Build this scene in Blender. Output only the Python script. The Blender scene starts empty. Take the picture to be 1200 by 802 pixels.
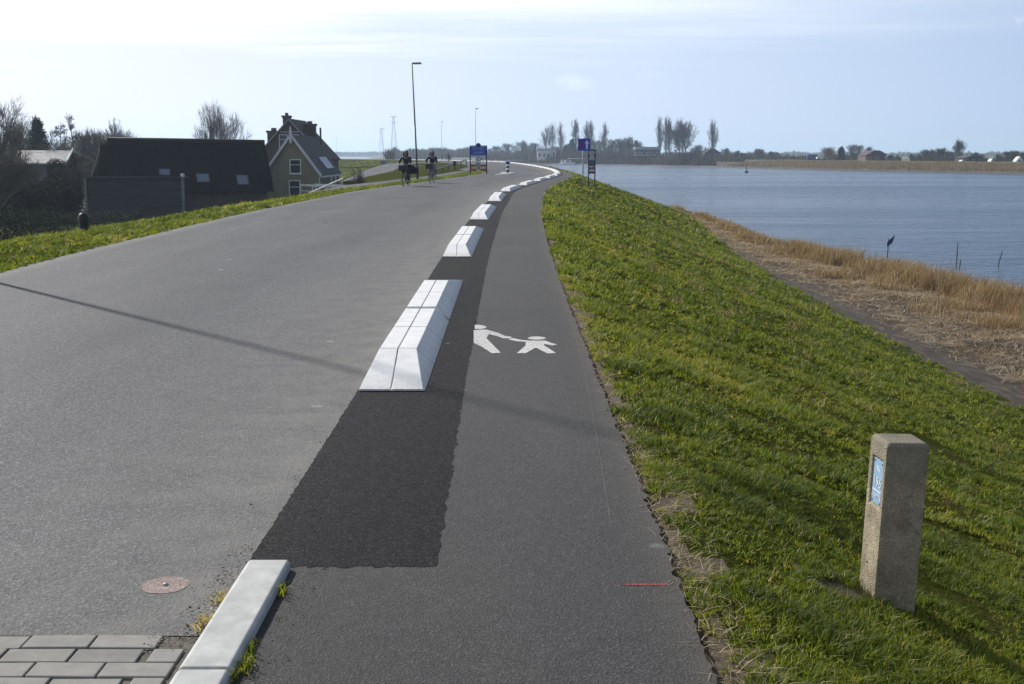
import bpy, math, random
import numpy as np
from mathutils import Vector, Matrix

S = bpy.context.scene
COL = S.collection
R = math.radians

def ramp(N, L, fac, stops):
    r = N.new('ShaderNodeValToRGB')
    el = r.color_ramp.elements
    while len(el) < len(stops):
        el.new(0.5)
    for e, (p, c) in zip(el, stops):
        e.position = p
        e.color = (*c, 1)
    L.new(fac, r.inputs[0])
    return r.outputs[0]


# ------------------------------------------------------------------ camera, sky, sun, exposure
F_PX = 1380.0
PITCH = math.atan(220.5 / F_PX)
cam = bpy.data.cameras.new('camera')
cam.sensor_width = 36
cam.lens = 36 * F_PX / 1200
cam.clip_start = 0.1
cam.clip_end = 20000
co = bpy.data.objects.new('camera', cam)
COL.objects.link(co)
co.location = (0, 0, 1.6)
co.rotation_euler = (R(90) - PITCH, 0, 0)
S.camera = co

SUN_AZ, SUN_EL = -41.0, 31.0          # clockwise from +Y
W = bpy.data.worlds.new('World')
S.world = W
W.use_nodes = True


def world_nodes():
    nt = W.node_tree
    N, L = nt.nodes, nt.links
    N.clear()
    out = N.new('ShaderNodeOutputWorld')
    bg = N.new('ShaderNodeBackground')
    bg.inputs['Strength'].default_value = 0.085
    L.new(bg.outputs[0], out.inputs[0])
    sky = N.new('ShaderNodeTexSky')
    sky.sky_type = 'NISHITA'
    sky.sun_disc = False
    sky.sun_elevation = R(SUN_EL)
    sky.sun_rotation = R(SUN_AZ)
    sky.air_density = 1.0
    sky.dust_density = 0.7
    sky.ozone_density = 1.6
    tc = N.new('ShaderNodeTexCoord')
    sep = N.new('ShaderNodeSeparateXYZ')
    L.new(tc.outputs['Generated'], sep.inputs[0])

    def mth(op, a, b=None, clamp=False):
        m = N.new('ShaderNodeMath')
        m.operation = op
        m.use_clamp = clamp
        for i, v in enumerate((a, b)):
            if v is None:
                continue
            if isinstance(v, (int, float)):
                m.inputs[i].default_value = v
            else:
                L.new(v, m.inputs[i])
        return m.outputs[0]
    z = mth('MAXIMUM', sep.outputs['Z'], 0.02)
    # a cloud layer seen from below: direction projected on a plane overhead
    u = mth('DIVIDE', sep.outputs['X'], z)
    v = mth('DIVIDE', sep.outputs['Y'], z)
    cb = N.new('ShaderNodeCombineXYZ')
    L.new(mth('MULTIPLY', u, 0.22), cb.inputs[0])
    L.new(mth('MULTIPLY', v, 0.45), cb.inputs[1])
    n1 = N.new('ShaderNodeTexNoise')
    n1.inputs['Scale'].default_value = 1.3
    n1.inputs['Detail'].default_value = 7
    n1.inputs['Roughness'].default_value = 0.6
    n1.inputs['Distortion'].default_value = 0.4
    L.new(cb.outputs[0], n1.inputs['Vector'])
    # bank of bright veil cloud above about five degrees, thinning to the right
    el = mth('MULTIPLY', sep.outputs['Z'], 1.0)
    edge = mth('ADD', mth('MULTIPLY', sep.outputs['X'], 0.012), 0.098)
    m = mth('SUBTRACT', el, edge)
    m = mth('MULTIPLY', m, 30.0)
    m = mth('ADD', m, mth('MULTIPLY', mth('SUBTRACT', n1.outputs['Fac'], 0.5), 2.6))
    ss = N.new('ShaderNodeMapRange')
    ss.interpolation_type = 'SMOOTHSTEP'
    ss.inputs['From Min'].default_value = -0.75
    ss.inputs['From Max'].default_value = 1.25
    L.new(m, ss.inputs['Value'])
    fade = N.new('ShaderNodeMapRange')      # thin towards the right
    fade.inputs['From Min'].default_value = -0.25
    fade.inputs['From Max'].default_value = 0.42
    fade.inputs['To Min'].default_value = 0.95
    fade.inputs['To Max'].default_value = 0.12
    L.new(sep.outputs['X'], fade.inputs['Value'])
    veil = mth('MULTIPLY', ss.outputs[0], fade.outputs[0], True)
    # overhead the veil breaks up, so that zenith stays blue
    up = N.new('ShaderNodeMapRange')
    up.inputs['From Min'].default_value = 0.16
    up.inputs['From Max'].default_value = 0.45
    up.inputs['To Min'].default_value = 1.0
    up.inputs['To Max'].default_value = 0.25
    L.new(sep.outputs['Z'], up.inputs['Value'])
    veil = mth('MULTIPLY', veil, up.outputs[0], True)
    # small cumulus puffs, each a direction with a soft noisy edge
    n2 = N.new('ShaderNodeTexNoise')
    n2.inputs['Scale'].default_value = 60
    n2.inputs['Detail'].default_value = 6
    L.new(tc.outputs['Generated'], n2.inputs['Vector'])
    for px, py, wx, wy, amp in ((672, 97, 24, 11, .22), (755, 89, 20, 5, .08), (1190, 34, 16, 9, .6),):
        az = math.atan((px - 600) / F_PX)
        e = math.atan((401 - py) / F_PX) - PITCH
        dx = mth('DIVIDE', mth('SUBTRACT', sep.outputs['X'], math.sin(az)), wx / F_PX)
        dz = mth('DIVIDE', mth('SUBTRACT', sep.outputs['Z'], math.sin(e)), wy / F_PX)
        d2 = mth('ADD', mth('MULTIPLY', dx, dx), mth('MULTIPLY', dz, dz))
        g = mth('SUBTRACT', 1.0, d2)
        g = mth('ADD', g, mth('MULTIPLY', mth('SUBTRACT', n2.outputs['Fac'], 0.5), 4.0))
        g = mth('MULTIPLY', g, 0.6, True)
        front = mth('GREATER_THAN', sep.outputs['Y'], 0.0)
        g = mth('MULTIPLY', mth('MULTIPLY', g, amp), front, True)
        veil = mth('MAXIMUM', veil, g)
    hz = N.new('ShaderNodeMapRange')          # the milky air low over the horizon
    hz.interpolation_type = 'SMOOTHSTEP'
    hz.inputs['From Min'].default_value = -0.02
    hz.inputs['From Max'].default_value = 0.50
    hz.inputs['To Min'].default_value = 0.92
    hz.inputs['To Max'].default_value = 0.0
    L.new(sep.outputs['Z'], hz.inputs['Value'])
    lo = N.new('ShaderNodeMix')
    lo.data_type = 'RGBA'
    L.new(hz.outputs[0], lo.inputs[0])
    L.new(sky.outputs[0], lo.inputs[6])
    # brighter and whiter towards the sun's side of the sky
    dp = N.new('ShaderNodeVectorMath')
    dp.operation = 'DOT_PRODUCT'
    L.new(tc.outputs['Generated'], dp.inputs[0])
    dp.inputs[1].default_value = (math.sin(R(SUN_AZ)), math.cos(R(SUN_AZ)), 0)
    side = N.new('ShaderNodeMapRange')
    side.inputs['From Min'].default_value = -1.0
    side.inputs['From Max'].default_value = 1.0
    L.new(dp.outputs['Value'], side.inputs['Value'])
    L.new(ramp(N, L, side.outputs[0], [(0.0, (.22, .32, .50)), (0.5, (.34, .45, .68)), (.72, (.49, .63, .90)), (.875, (.73, .84, 1.08)), (1.0, (1.0, 1.02, 1.12))]), lo.inputs[7])
    boost = N.new('ShaderNodeVectorMath')
    boost.operation = 'SCALE'
    boost.inputs['Scale'].default_value = 11.0
    L.new(lo.inputs[7].links[0].from_socket, boost.inputs[0])
    L.new(boost.outputs[0], lo.inputs[7])
    mix = N.new('ShaderNodeMix')
    mix.data_type = 'RGBA'
    L.new(veil, mix.inputs[0])
    L.new(lo.outputs[2], mix.inputs[6])
    mix.inputs[7].default_value = (14.5, 14.6, 15.0, 1)
    L.new(mix.outputs[2], bg.inputs['Color'])


world_nodes()
sun = bpy.data.lights.new('sun', 'SUN')
sun.energy = 5.0
sun.angle = R(0.9)
sun.color = (1.0, 0.965, 0.90)
so = bpy.data.objects.new('sun', sun)
COL.objects.link(so)
sd = Vector((math.sin(R(SUN_AZ)) * math.cos(R(SUN_EL)), math.cos(R(SUN_AZ)) * math.cos(R(SUN_EL)), math.sin(R(SUN_EL))))
so.rotation_euler = sd.to_track_quat('Z', 'Y').to_euler()
S.view_settings.view_transform = 'Standard'
S.view_settings.look = 'None'
S.view_settings.exposure = 0.12
S.view_settings.gamma = 1.0
S.cycles.use_denoising = True
try:
    S.cycles.denoiser = 'OPENIMAGEDENOISE'
except Exception:
    pass
S.cycles.max_bounces = 6
S.cycles.volume_bounces = 1
S.cycles.transparent_max_bounces = 8

rng = np.random.default_rng(7)
rnd = random.Random(11)


# ------------------------------------------------------------------ helpers: materials
def new_mat(name):
    m = bpy.data.materials.new(name)
    m.use_nodes = True
    nt = m.node_tree
    nt.nodes.clear()
    return m, nt, nt.nodes, nt.links


def noise(N, L, vec, scale, detail=4, rough=0.55, dist=0.0, stretch=None):
    if stretch:
        mp = N.new('ShaderNodeMapping')
        mp.inputs['Scale'].default_value = stretch
        L.new(vec, mp.inputs['Vector'])
        vec = mp.outputs[0]
    n = N.new('ShaderNodeTexNoise')
    n.inputs['Scale'].default_value = scale
    n.inputs['Detail'].default_value = detail
    n.inputs['Roughness'].default_value = rough
    n.inputs['Distortion'].default_value = dist
    L.new(vec, n.inputs['Vector'])
    return n.outputs['Fac']


def mixc(N, L, fac, a, b, mode='MIX'):
    m = N.new('ShaderNodeMix')
    m.data_type = 'RGBA'
    m.blend_type = mode
    for sock, v in ((m.inputs[0], fac), (m.inputs[6], a), (m.inputs[7], b)):
        if isinstance(v, (int, float)):
            sock.default_value = v
        elif isinstance(v, tuple):
            sock.default_value = (*v, 1)
        else:
            L.new(v, sock)
    return m.outputs[2]


def surf(N, L, color, rough=0.7, bump=None, bdist=0.01, bstr=0.5, metal=0.0, spec=0.5):
    p = N.new('ShaderNodeBsdfPrincipled')
    if isinstance(color, tuple):
        p.inputs['Base Color'].default_value = (*color, 1)
    else:
        L.new(color, p.inputs['Base Color'])
    if isinstance(rough, (int, float)):
        p.inputs['Roughness'].default_value = rough
    else:
        L.new(rough, p.inputs['Roughness'])
    p.inputs['Metallic'].default_value = metal
    p.inputs['Specular IOR Level'].default_value = spec
    if bump is not None:
        b = N.new('ShaderNodeBump')
        b.inputs['Strength'].default_value = bstr
        b.inputs['Distance'].default_value = bdist
        L.new(bump, b.inputs['Height'])
        L.new(b.outputs[0], p.inputs['Normal'])
    o = N.new('ShaderNodeOutputMaterial')
    L.new(p.outputs[0], o.inputs[0])
    return p


def plain(name, c1, c2=None, scale=6.0, rough=0.6, bump=0.0, bdist=0.01, metal=0.0, spec=0.4, stretch=None, detail=5):
    """two tones mottled by noise"""
    m, nt, N, L = new_mat(name)
    tc = N.new('ShaderNodeTexCoord')
    if c2 is None:
        c2 = tuple(x * 0.8 for x in c1)
    n = noise(N, L, tc.outputs['Object'], scale, detail, 0.62, 0.2, stretch)
    col = ramp(N, L, n, [(0.32, c1), (0.68, c2)])
    surf(N, L, col, rough, n if bump else None, bdist, bump, metal, spec)
    return m


def asphalt(name, base, grit=0.5, spec=0.25, dust=None, scale=1.0, spots=0.24, wear=None):
    """aggregate: fine light and dark stones, broad mottling, dusty margin from the mesh attribute 'margin'"""
    m, nt, N, L = new_mat(name)
    tc = N.new('ShaderNodeTexCoord')
    v = tc.outputs['Object']
    vor = N.new('ShaderNodeTexVoronoi')
    vor.inputs['Scale'].default_value = 95 * scale
    L.new(v, vor.inputs['Vector'])
    wn = N.new('ShaderNodeTexWhiteNoise')
    L.new(vor.outputs['Color'], wn.inputs['Vector'])
    g = ramp(N, L, wn.outputs['Value'], [(0.0, tuple(x * (1 - grit) for x in base)), (0.55, base),
                                         (0.86, tuple(x * (1 + grit * .6) for x in base)), (1.0, tuple(x * (1 + grit * 2.2) for x in base))])
    broad = noise(N, L, v, 0.55, 6, 0.6, 0.3, (1, 0.35, 1))
    col = mixc(N, L, 1.0, g, ramp(N, L, broad, [(0.3, (0.76, 0.77, 0.79)), (0.7, (1.20, 1.19, 1.17))]), 'MULTIPLY')
    med = noise(N, L, v, 9, 5, 0.7)
    col = mixc(N, L, 1.0, col, ramp(N, L, med, [(0.3, (0.88, 0.88, 0.88)), (0.7, (1.12, 1.12, 1.12))]), 'MULTIPLY')
    if wear:
        wv = noise(N, L, v, 0.5, 3, 0.5, 0.6, (1.6, 0.12, 1))
        col = mixc(N, L, 1.0, col, ramp(N, L, wv, [(0.35, (0.9, 0.9, 0.9)), (0.65, wear)]), 'MULTIPLY')
    if spots:
        v2 = N.new('ShaderNodeTexVoronoi')
        v2.inputs['Scale'].default_value = 1.25
        L.new(v, v2.inputs['Vector'])
        sp = N.new('ShaderNodeMapRange')
        sp.inputs['From Min'].default_value = 0.060
        sp.inputs['From Max'].default_value = 0.034
        L.new(mixc_add(N, L, v2.outputs['Distance'], med), sp.inputs['Value'])
        col = mixc(N, L, sp.outputs[0], col, (spots, spots, spots * .96))
    if dust:
        at = N.new('ShaderNodeAttribute')
        at.attribute_name = 'margin'
        nn = noise(N, L, v, 3.2, 6, 0.65)
        a = N.new('ShaderNodeMath')
        a.operation = 'MULTIPLY'
        L.new(at.outputs['Fac'], a.inputs[0])
        L.new(ramp(N, L, nn, [(0.25, (0.25, 0.25, 0.25)), (0.7, (1, 1, 1))]), a.inputs[1])
        col = mixc(N, L, a.outputs[0], col, dust)
    surf(N, L, col, 0.82, vor.outputs['Distance'], 0.006, 0.42, 0, spec)
    return m


def mixc_add(N, L, a, b):
    m = N.new('ShaderNodeMath')
    m.operation = 'MULTIPLY_ADD'
    L.new(b, m.inputs[0])
    m.inputs[1].default_value = 0.06
    L.new(a, m.inputs[2])
    s = N.new('ShaderNodeMath')
    s.operation = 'SUBTRACT'
    L.new(m.outputs[0], s.inputs[0])
    s.inputs[1].default_value = 0.03
    return s.outputs[0]


def leafy(name, stops, rough=0.75, trans=0.35, spec=0.2):
    """thin blades or leaves: tint per blade from the attribute 'tint', light comes through"""
    m, nt, N, L = new_mat(name)
    at = N.new('ShaderNodeAttribute')
    at.attribute_name = 'tint'
    col = ramp(N, L, at.outputs['Fac'], stops)
    p = N.new('ShaderNodeBsdfPrincipled')
    L.new(col, p.inputs['Base Color'])
    p.inputs['Roughness'].default_value = rough
    p.inputs['Specular IOR Level'].default_value = spec
    t = N.new('ShaderNodeBsdfTranslucent')
    L.new(mixc(N, L, 1.0, col, (1.25, 1.2, 0.7), 'MULTIPLY'), t.inputs['Color'])
    mx = N.new('ShaderNodeMixShader')
    mx.inputs[0].default_value = trans
    L.new(p.outputs[0], mx.inputs[1])
    L.new(t.outputs[0], mx.inputs[2])
    o = N.new('ShaderNodeOutputMaterial')
    L.new(mx.outputs[0], o.inputs[0])
    return m


# ------------------------------------------------------------------ helpers: meshes
class MB:
    def __init__(self):
        self.v, self.f, self.mi = [], [], []
        self.cur = 0

    def quad(self, *idx):
        self.f.append(tuple(idx))
        self.mi.append(self.cur)

    def add(self, vs, fs):
        b = len(self.v)
        self.v += [tuple(p) for p in vs]
        for f in fs:
            self.f.append(tuple(b + i for i in f))
            self.mi.append(self.cur)

    def box(self, c, s, rz=0.0, ry=0.0, rx=0.0, top=1.0):
        M = Matrix.Rotation(rz, 3, 'Z') @ Matrix.Rotation(ry, 3, 'Y') @ Matrix.Rotation(rx, 3, 'X')
        vs = []
        for z in (-.5, .5):
            k = top if z > 0 else 1.0
            for x, y in ((-.5, -.5), (.5, -.5), (.5, .5), (-.5, .5)):
                vs.append(Vector(c) + M @ Vector((x * s[0] * k, y * s[1] * k, z * s[2])))
        self.add(vs, [(3, 2, 1, 0), (4, 5, 6, 7), (0, 1, 5, 4), (1, 2, 6, 5), (2, 3, 7, 6), (3, 0, 4, 7)])

    def tube(self, pts, rad, n=8, caps=True):
        if not isinstance(rad, (list, tuple)):
            rad = [rad] * len(pts)
        pts = [Vector(p) for p in pts]
        b = len(self.v)
        a = None
        for i, p in enumerate(pts):
            t = (pts[min(i + 1, len(pts) - 1)] - pts[max(i - 1, 0)])
            if t.length < 1e-9:
                t = Vector((0, 0, 1))
            t.normalize()
            if a is None:
                a = t.orthogonal().normalized()
            else:
                a = (a - t * a.dot(t))
                a = a.normalized() if a.length > 1e-6 else t.orthogonal().normalized()
            c = t.cross(a)
            for k in range(n):
                w = 2 * math.pi * k / n
                self.v.append(tuple(p + (a * math.cos(w) + c * math.sin(w)) * rad[i]))
        for i in range(len(pts) - 1):
            for k in range(n):
                k2 = (k + 1) % n
                self.quad(b + i * n + k, b + i * n + k2, b + (i + 1) * n + k2, b + (i + 1) * n + k)
        if caps:
            self.quad(*[b + k for k in reversed(range(n))])
            self.quad(*[b + (len(pts) - 1) * n + k for k in range(n)])

    def ring(self, c, r, rr, axis='y', n=24, m=6):
        """torus about an axis"""
        b = len(self.v)
        for i in range(n):
            a = 2 * math.pi * i / n
            for j in range(m):
                w = 2 * math.pi * j / m
                q = r + rr * math.cos(w)
                h = rr * math.sin(w)
                p = {'y': (q * math.cos(a), h, q * math.sin(a)), 'z': (q * math.cos(a), q * math.sin(a), h)}[axis]
                self.v.append((c[0] + p[0], c[1] + p[1], c[2] + p[2]))
        for i in range(n):
            for j in range(m):
                i2, j2 = (i + 1) % n, (j + 1) % m
                self.quad(b + i * m + j, b + i2 * m + j, b + i2 * m + j2, b + i * m + j2)

    def prism(self, poly, vec):
        """closed polygon swept along vec"""
        n = len(poly)
        vec = Vector(vec)
        vs = [Vector(p) for p in poly] + [Vector(p) + vec for p in poly]
        fs = [tuple(reversed(range(n))), tuple(range(n, 2 * n))]
        for i in range(n):
            j = (i + 1) % n
            fs.append((i, j, n + j, n + i))
        self.add(vs, fs)

    def ball(self, c, r, n=10, m=7):
        if not isinstance(r, (tuple, list)):
            r = (r, r, r)
        b = len(self.v)
        for j in range(m + 1):
            ph = math.pi * j / m
            for i in range(n):
                a = 2 * math.pi * i / n
                self.v.append((c[0] + r[0] * math.sin(ph) * math.cos(a), c[1] + r[1] * math.sin(ph) * math.sin(a), c[2] + r[2] * math.cos(ph)))
        for j in range(m):
            for i in range(n):
                i2 = (i + 1) % n
                self.quad(b + j * n + i, b + (j + 1) * n + i, b + (j + 1) * n + i2, b + j * n + i2)

    def mesh(self, name, mats, smooth=False, fix=True):
        me = bpy.data.meshes.new(name)
        me.from_pydata(self.v, [], self.f)
        if not isinstance(mats, (list, tuple)):
            mats = [mats]
        for m in mats:
            me.materials.append(m)
        if any(self.mi):
            me.polygons.foreach_set('material_index', self.mi)
        if fix:
            import bmesh
            bm = bmesh.new()
            bm.from_mesh(me)
            bmesh.ops.recalc_face_normals(bm, faces=bm.faces)
            bm.to_mesh(me)
            bm.free()
        if smooth:
            me.polygons.foreach_set('use_smooth', [True] * len(me.polygons))
        me.update()
        return me

    def build(self, name, mats, parent=None, smooth=False, bevel=0.0, fix=True):
        o = bpy.data.objects.new(name, self.mesh(name, mats, smooth, fix))
        COL.objects.link(o)
        if parent:
            o.parent = parent
        if bevel:
            md = o.modifiers.new('bevel', 'BEVEL')
            md.width = bevel
            md.segments = 2
            md.limit_method = 'ANGLE'
            md.angle_limit = R(35)
        return o


def tag(o, label=None, cat=None, group=None, kind=None):
    if label:
        o['label'] = label
    if cat:
        o['category'] = cat
    if group:
        o['group'] = group
    if kind:
        o['kind'] = kind
    return o


def thing(name, label, cat, loc=(0, 0, 0), rz=0.0, group=None):
    o = bpy.data.objects.new(name, None)
    o.empty_display_size = 0.3
    COL.objects.link(o)
    o.location = loc
    o.rotation_euler = (0, 0, rz)
    return tag(o, label, cat, group)


def child_map():
    d = {}
    for o in bpy.data.objects:
        if o.parent:
            d.setdefault(o.parent.name, []).append(o)
    return d


def copy_thing(root, loc, rz=0.0, scale=None, label=None, cat=None, group=None):
    kids = child_map()

    def rec(o, parent):
        c = o.copy()
        COL.objects.link(c)
        if parent is not None:
            c.parent = parent
        for k in kids.get(o.name, []):
            rec(k, c)
        return c
    c = rec(root, None)
    c.location = loc
    c.rotation_euler = (0, 0, rz)
    if scale is not None:
        c.scale = scale if isinstance(scale, tuple) else (scale,) * 3
    return tag(c, label, cat, group)


def text_mesh(txt, size, extrude=0.0):
    cu = bpy.data.curves.new('lettering', 'FONT')
    cu.body = txt
    cu.size = size
    cu.align_x = 'CENTER'
    cu.align_y = 'CENTER'
    cu.extrude = extrude
    cu.resolution_u = 3
    o = bpy.data.objects.new('lettering', cu)
    COL.objects.link(o)
    bpy.context.view_layer.update()
    me = bpy.data.meshes.new_from_object(o.evaluated_get(bpy.context.evaluated_depsgraph_get()))
    bpy.data.objects.remove(o)
    return me


def place_text(txt, size, name, mat, parent, origin, xax, yax, extrude=0.001):
    me = text_mesh(txt, size, extrude)
    xa, ya = Vector(xax), Vector(yax)
    za = xa.cross(ya)
    M = Matrix((xa, ya, za)).transposed().to_4x4()
    M.translation = Vector(origin)
    me.transform(M)
    me.materials.clear()
    me.materials.append(mat)
    o = bpy.data.objects.new(name, me)
    COL.objects.link(o)
    o.parent = parent
    return o


def skin_mesh(verts, edges, radii, root=0, sub=2, name='body'):
    me = bpy.data.meshes.new(name)
    me.from_pydata(verts, edges, [])
    o = bpy.data.objects.new(name, me)
    COL.objects.link(o)
    md = o.modifiers.new('skin', 'SKIN')
    md.branch_smoothing = 0.6
    sv = me.skin_vertices[0].data if me.skin_vertices else None
    if sv is None:
        me.skin_vertices.new() if hasattr(me.skin_vertices, 'new') else None
        sv = me.skin_vertices[0].data
    for i, r in enumerate(radii):
        sv[i].radius = (r, r) if not isinstance(r, tuple) else r
        sv[i].use_root = (i == root)
    if sub:
        s = o.modifiers.new('sub', 'SUBSURF')
        s.levels = sub
        s.render_levels = sub
    bpy.context.view_layer.update()
    out = bpy.data.meshes.new_from_object(o.evaluated_get(bpy.context.evaluated_depsgraph_get()))
    bpy.data.objects.remove(o)
    out.polygons.foreach_set('use_smooth', [True] * len(out.polygons))
    return out


def link_mesh(name, me, mat, parent=None):
    me.materials.clear()
    me.materials.append(mat)
    o = bpy.data.objects.new(name, me)
    COL.objects.link(o)
    if parent:
        o.parent = parent
    return o


def grid_mesh(name, P, mat_ids, mats, attr=None, flip=False):
    """P: (n, m, 3) array -> a sheet"""
    n, m, _ = P.shape
    idx = np.arange(n * m).reshape(n, m)
    q = np.stack([idx[:-1, :-1], idx[:-1, 1:], idx[1:, 1:], idx[1:, :-1]], -1).reshape(-1, 4)
    if flip:
        q = q[:, ::-1]
    me = bpy.data.meshes.new(name)
    me.vertices.add(n * m)
    me.vertices.foreach_set('co', P.reshape(-1).astype(np.float32))
    me.loops.add(q.size)
    me.loops.foreach_set('vertex_index', q.reshape(-1).astype(np.int32))
    me.polygons.add(len(q))
    me.polygons.foreach_set('loop_start', np.arange(0, q.size, 4, dtype=np.int32))
    me.polygons.foreach_set('use_smooth', np.ones(len(q), dtype=bool))
    for mt in mats:
        me.materials.append(mt)
    if mat_ids is not None:
        me.polygons.foreach_set('material_index', np.asarray(mat_ids, dtype=np.int32).reshape(-1))
    me.update(calc_edges=True)
    if attr is not None:
        for k, a in attr.items():
            at = me.attributes.new(k, 'FLOAT', 'POINT')
            at.data.foreach_set('value', np.asarray(a, dtype=np.float32).reshape(-1))
    o = bpy.data.objects.new(name, me)
    COL.objects.link(o)
    return o


def tri_object(name, V, T, mat, tint=None, parent=None):
    me = bpy.data.meshes.new(name)
    me.vertices.add(len(V))
    me.vertices.foreach_set('co', V.reshape(-1).astype(np.float32))
    me.loops.add(T.size)
    me.loops.foreach_set('vertex_index', T.reshape(-1).astype(np.int32))
    me.polygons.add(len(T))
    me.polygons.foreach_set('loop_start', np.arange(0, T.size, 3, dtype=np.int32))
    me.materials.append(mat)
    me.update(calc_edges=True)
    if tint is not None:
        at = me.attributes.new('tint', 'FLOAT', 'POINT')
        at.data.foreach_set('value', tint.astype(np.float32))
    o = bpy.data.objects.new(name, me)
    COL.objects.link(o)
    if parent:
        o.parent = parent
    return o


def blades(name, base, h, w, lean, az, tint, mat, parent=None, face=None, droop=0.5):
    """thin tapering blades: five points each; lean is the sideways reach as a share of the height"""
    n = len(base)
    face = rng.uniform(0, 2 * np.pi, n) if face is None else face
    side = np.stack([np.cos(face), np.sin(face), np.zeros(n)], -1) * (w * .5)[:, None]
    ld = np.stack([np.cos(az), np.sin(az), np.zeros(n)], -1) * (h * lean)[:, None]
    up = np.zeros((n, 3))
    up[:, 2] = h
    mid = base + up * .58 + ld * .35
    tip = base + up * (1 - droop * np.clip(lean, 0, 1) * .35)[:, None] + ld
    V = np.stack([base - side, base + side, mid - side * .75, mid + side * .75, tip], 1).reshape(-1, 3)
    o5 = np.arange(n)[:, None] * 5
    T = np.concatenate([o5 + np.array([0, 1, 3]), o5 + np.array([0, 3, 2]), o5 + np.array([2, 3, 4])], 1).reshape(-1, 3)
    return tri_object(name, V, T, mat, np.repeat(tint, 5), parent)


def lump(x, y, s=1.0):
    """smooth pseudo-random field, about -1..1"""
    x = np.asarray(x, float) / s
    y = np.asarray(y, float) / s
    return (np.sin(x * 1.7 + 1.3 * np.sin(y * 1.1 + .5)) + np.sin(y * 2.3 + 1.1 * np.sin(x * 1.9 + 2.0)) + np.sin((x + y) * 3.1 + np.sin(x * 2.7 - y)) * .6
            + np.sin(x * 5.3 - y * 4.1 + 1.7 * np.sin(y * 3.3)) * .4) / 3.0


# ------------------------------------------------------------------ materials
M_ROAD = asphalt('road_asphalt', (0.061, 0.0635, 0.070), 0.70, dust=(0.185, 0.178, 0.162), spots=0.24, wear=(1.16, 1.15, 1.13))
M_PATH = asphalt('path_asphalt', (0.046, 0.0455, 0.0445), 0.34, dust=(0.09, 0.08, 0.065), scale=1.3, spots=0.17)
M_NEW = asphalt('fresh_asphalt', (0.0155, 0.0155, 0.0165), 0.8, scale=1.1, spec=0.08)


def block_concrete():
    m, nt, N, L = new_mat('white_concrete')
    tc = N.new('ShaderNodeTexCoord')
    v = tc.outputs['Object']
    n1 = noise(N, L, v, 7, 6, .65, .3)
    n2 = noise(N, L, v, 45, 4, .7)
    n3 = noise(N, L, v, 3.2, 6, .7, .8, (1, .35, 2))
    c = ramp(N, L, n1, [(.3, (.60, .605, .61)), (.7, (.74, .74, .735))])
    # scuffs and grime, more of it near the asphalt
    sx = N.new('ShaderNodeSeparateXYZ')
    L.new(v, sx.inputs[0])
    lowz = N.new('ShaderNodeMapRange')
    lowz.inputs['From Min'].default_value = .06
    lowz.inputs['From Max'].default_value = .0
    L.new(sx.outputs['Z'], lowz.inputs['Value'])
    a = N.new('ShaderNodeMath')
    a.operation = 'MULTIPLY'
    L.new(lowz.outputs[0], a.inputs[0])
    L.new(ramp(N, L, n2, [(.35, (.1, .1, .1)), (.7, (.75, .75, .75))]), a.inputs[1])
    b = N.new('ShaderNodeMath')
    b.operation = 'MAXIMUM'
    L.new(a.outputs[0], b.inputs[0])
    L.new(ramp(N, L, n3, [(.62, (0, 0, 0)), (.80, (.42, .42, .42))]), b.inputs[1])
    c = mixc(N, L, b.outputs[0], c, (.26, .245, .225))
    surf(N, L, c, .85, n2, .003, .35, 0, .25)
    return m


M_CONC_WHITE = block_concrete()
M_KERB = plain('kerb_concrete', (0.34, 0.34, 0.33), (0.52, 0.52, 0.50), 7, 0.85, 0.4, 0.005)
M_DARK = plain('joint_dark', (0.03, 0.03, 0.03), rough=0.9)
M_PAINT = asphalt('road_paint', (0.50, 0.495, 0.47), 0.22)
M_WHITE = plain('white_paint', (0.74, 0.74, 0.72), (0.64, 0.64, 0.62), 6, 0.5)
M_WHITE_OLD = plain('weathered_white_paint', (0.58, 0.59, 0.60), (0.48, 0.49, 0.50), 5, 0.6)
M_BLUE = plain('sign_blue', (0.02, 0.05, 0.42), (0.02, 0.045, 0.36), 3, 0.4)
M_DBLUE = plain('sign_dark_blue', (0.018, 0.035, 0.12), (0.014, 0.03, 0.1), 3, 0.5)
M_RED = plain('sign_red', (0.42, 0.02, 0.02), (0.32, 0.02, 0.02), 3, 0.5)
M_BLACK = plain('black_paint', (0.015, 0.015, 0.017), (0.022, 0.022, 0.022), 5, 0.55)
M_GALV = plain('galvanised_steel', (0.36, 0.37, 0.38), (0.28, 0.29, 0.30), 9, 0.5, metal=0.1)
M_POLE_DARK = plain('dark_grey_pole', (0.03, 0.032, 0.034), (0.045, 0.045, 0.045), 6, 0.5, metal=0.2)
M_GRASS_B = leafy('grass_blades', [(0.0, (0.038, 0.056, 0.010)), (0.30, (0.105, 0.150, 0.015)), (0.58, (0.195, 0.235, 0.023)),
                                   (0.80, (0.30, 0.275, 0.044)), (0.92, (0.36, 0.28, 0.11)), (1.0, (0.52, 0.43, 0.27))], 0.55, 0.5, 0.3)
M_REED = leafy('dry_reed', [(0.0, (0.045, 0.030, 0.020)), (0.4, (0.175, 0.112, 0.060)), (0.75, (0.36, 0.255, 0.152)), (1.0, (0.58, 0.49, 0.36))], 0.7, 0.35, 0.2)
M_REED_FAR = leafy('pale_brown_reed', [(0.0, (0.09, 0.065, 0.046)), (0.5, (0.20, 0.155, 0.11)), (1.0, (0.34, 0.275, 0.20))], 0.8, 0.3, 0.1)
M_TWIG_GLOOM = leafy('tangled_dark_twigs', [(0.0, (0.014, 0.012, 0.010)), (0.6, (0.030, 0.026, 0.021)), (1.0, (0.06, 0.05, 0.038))], 0.95, 0.05)
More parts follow.
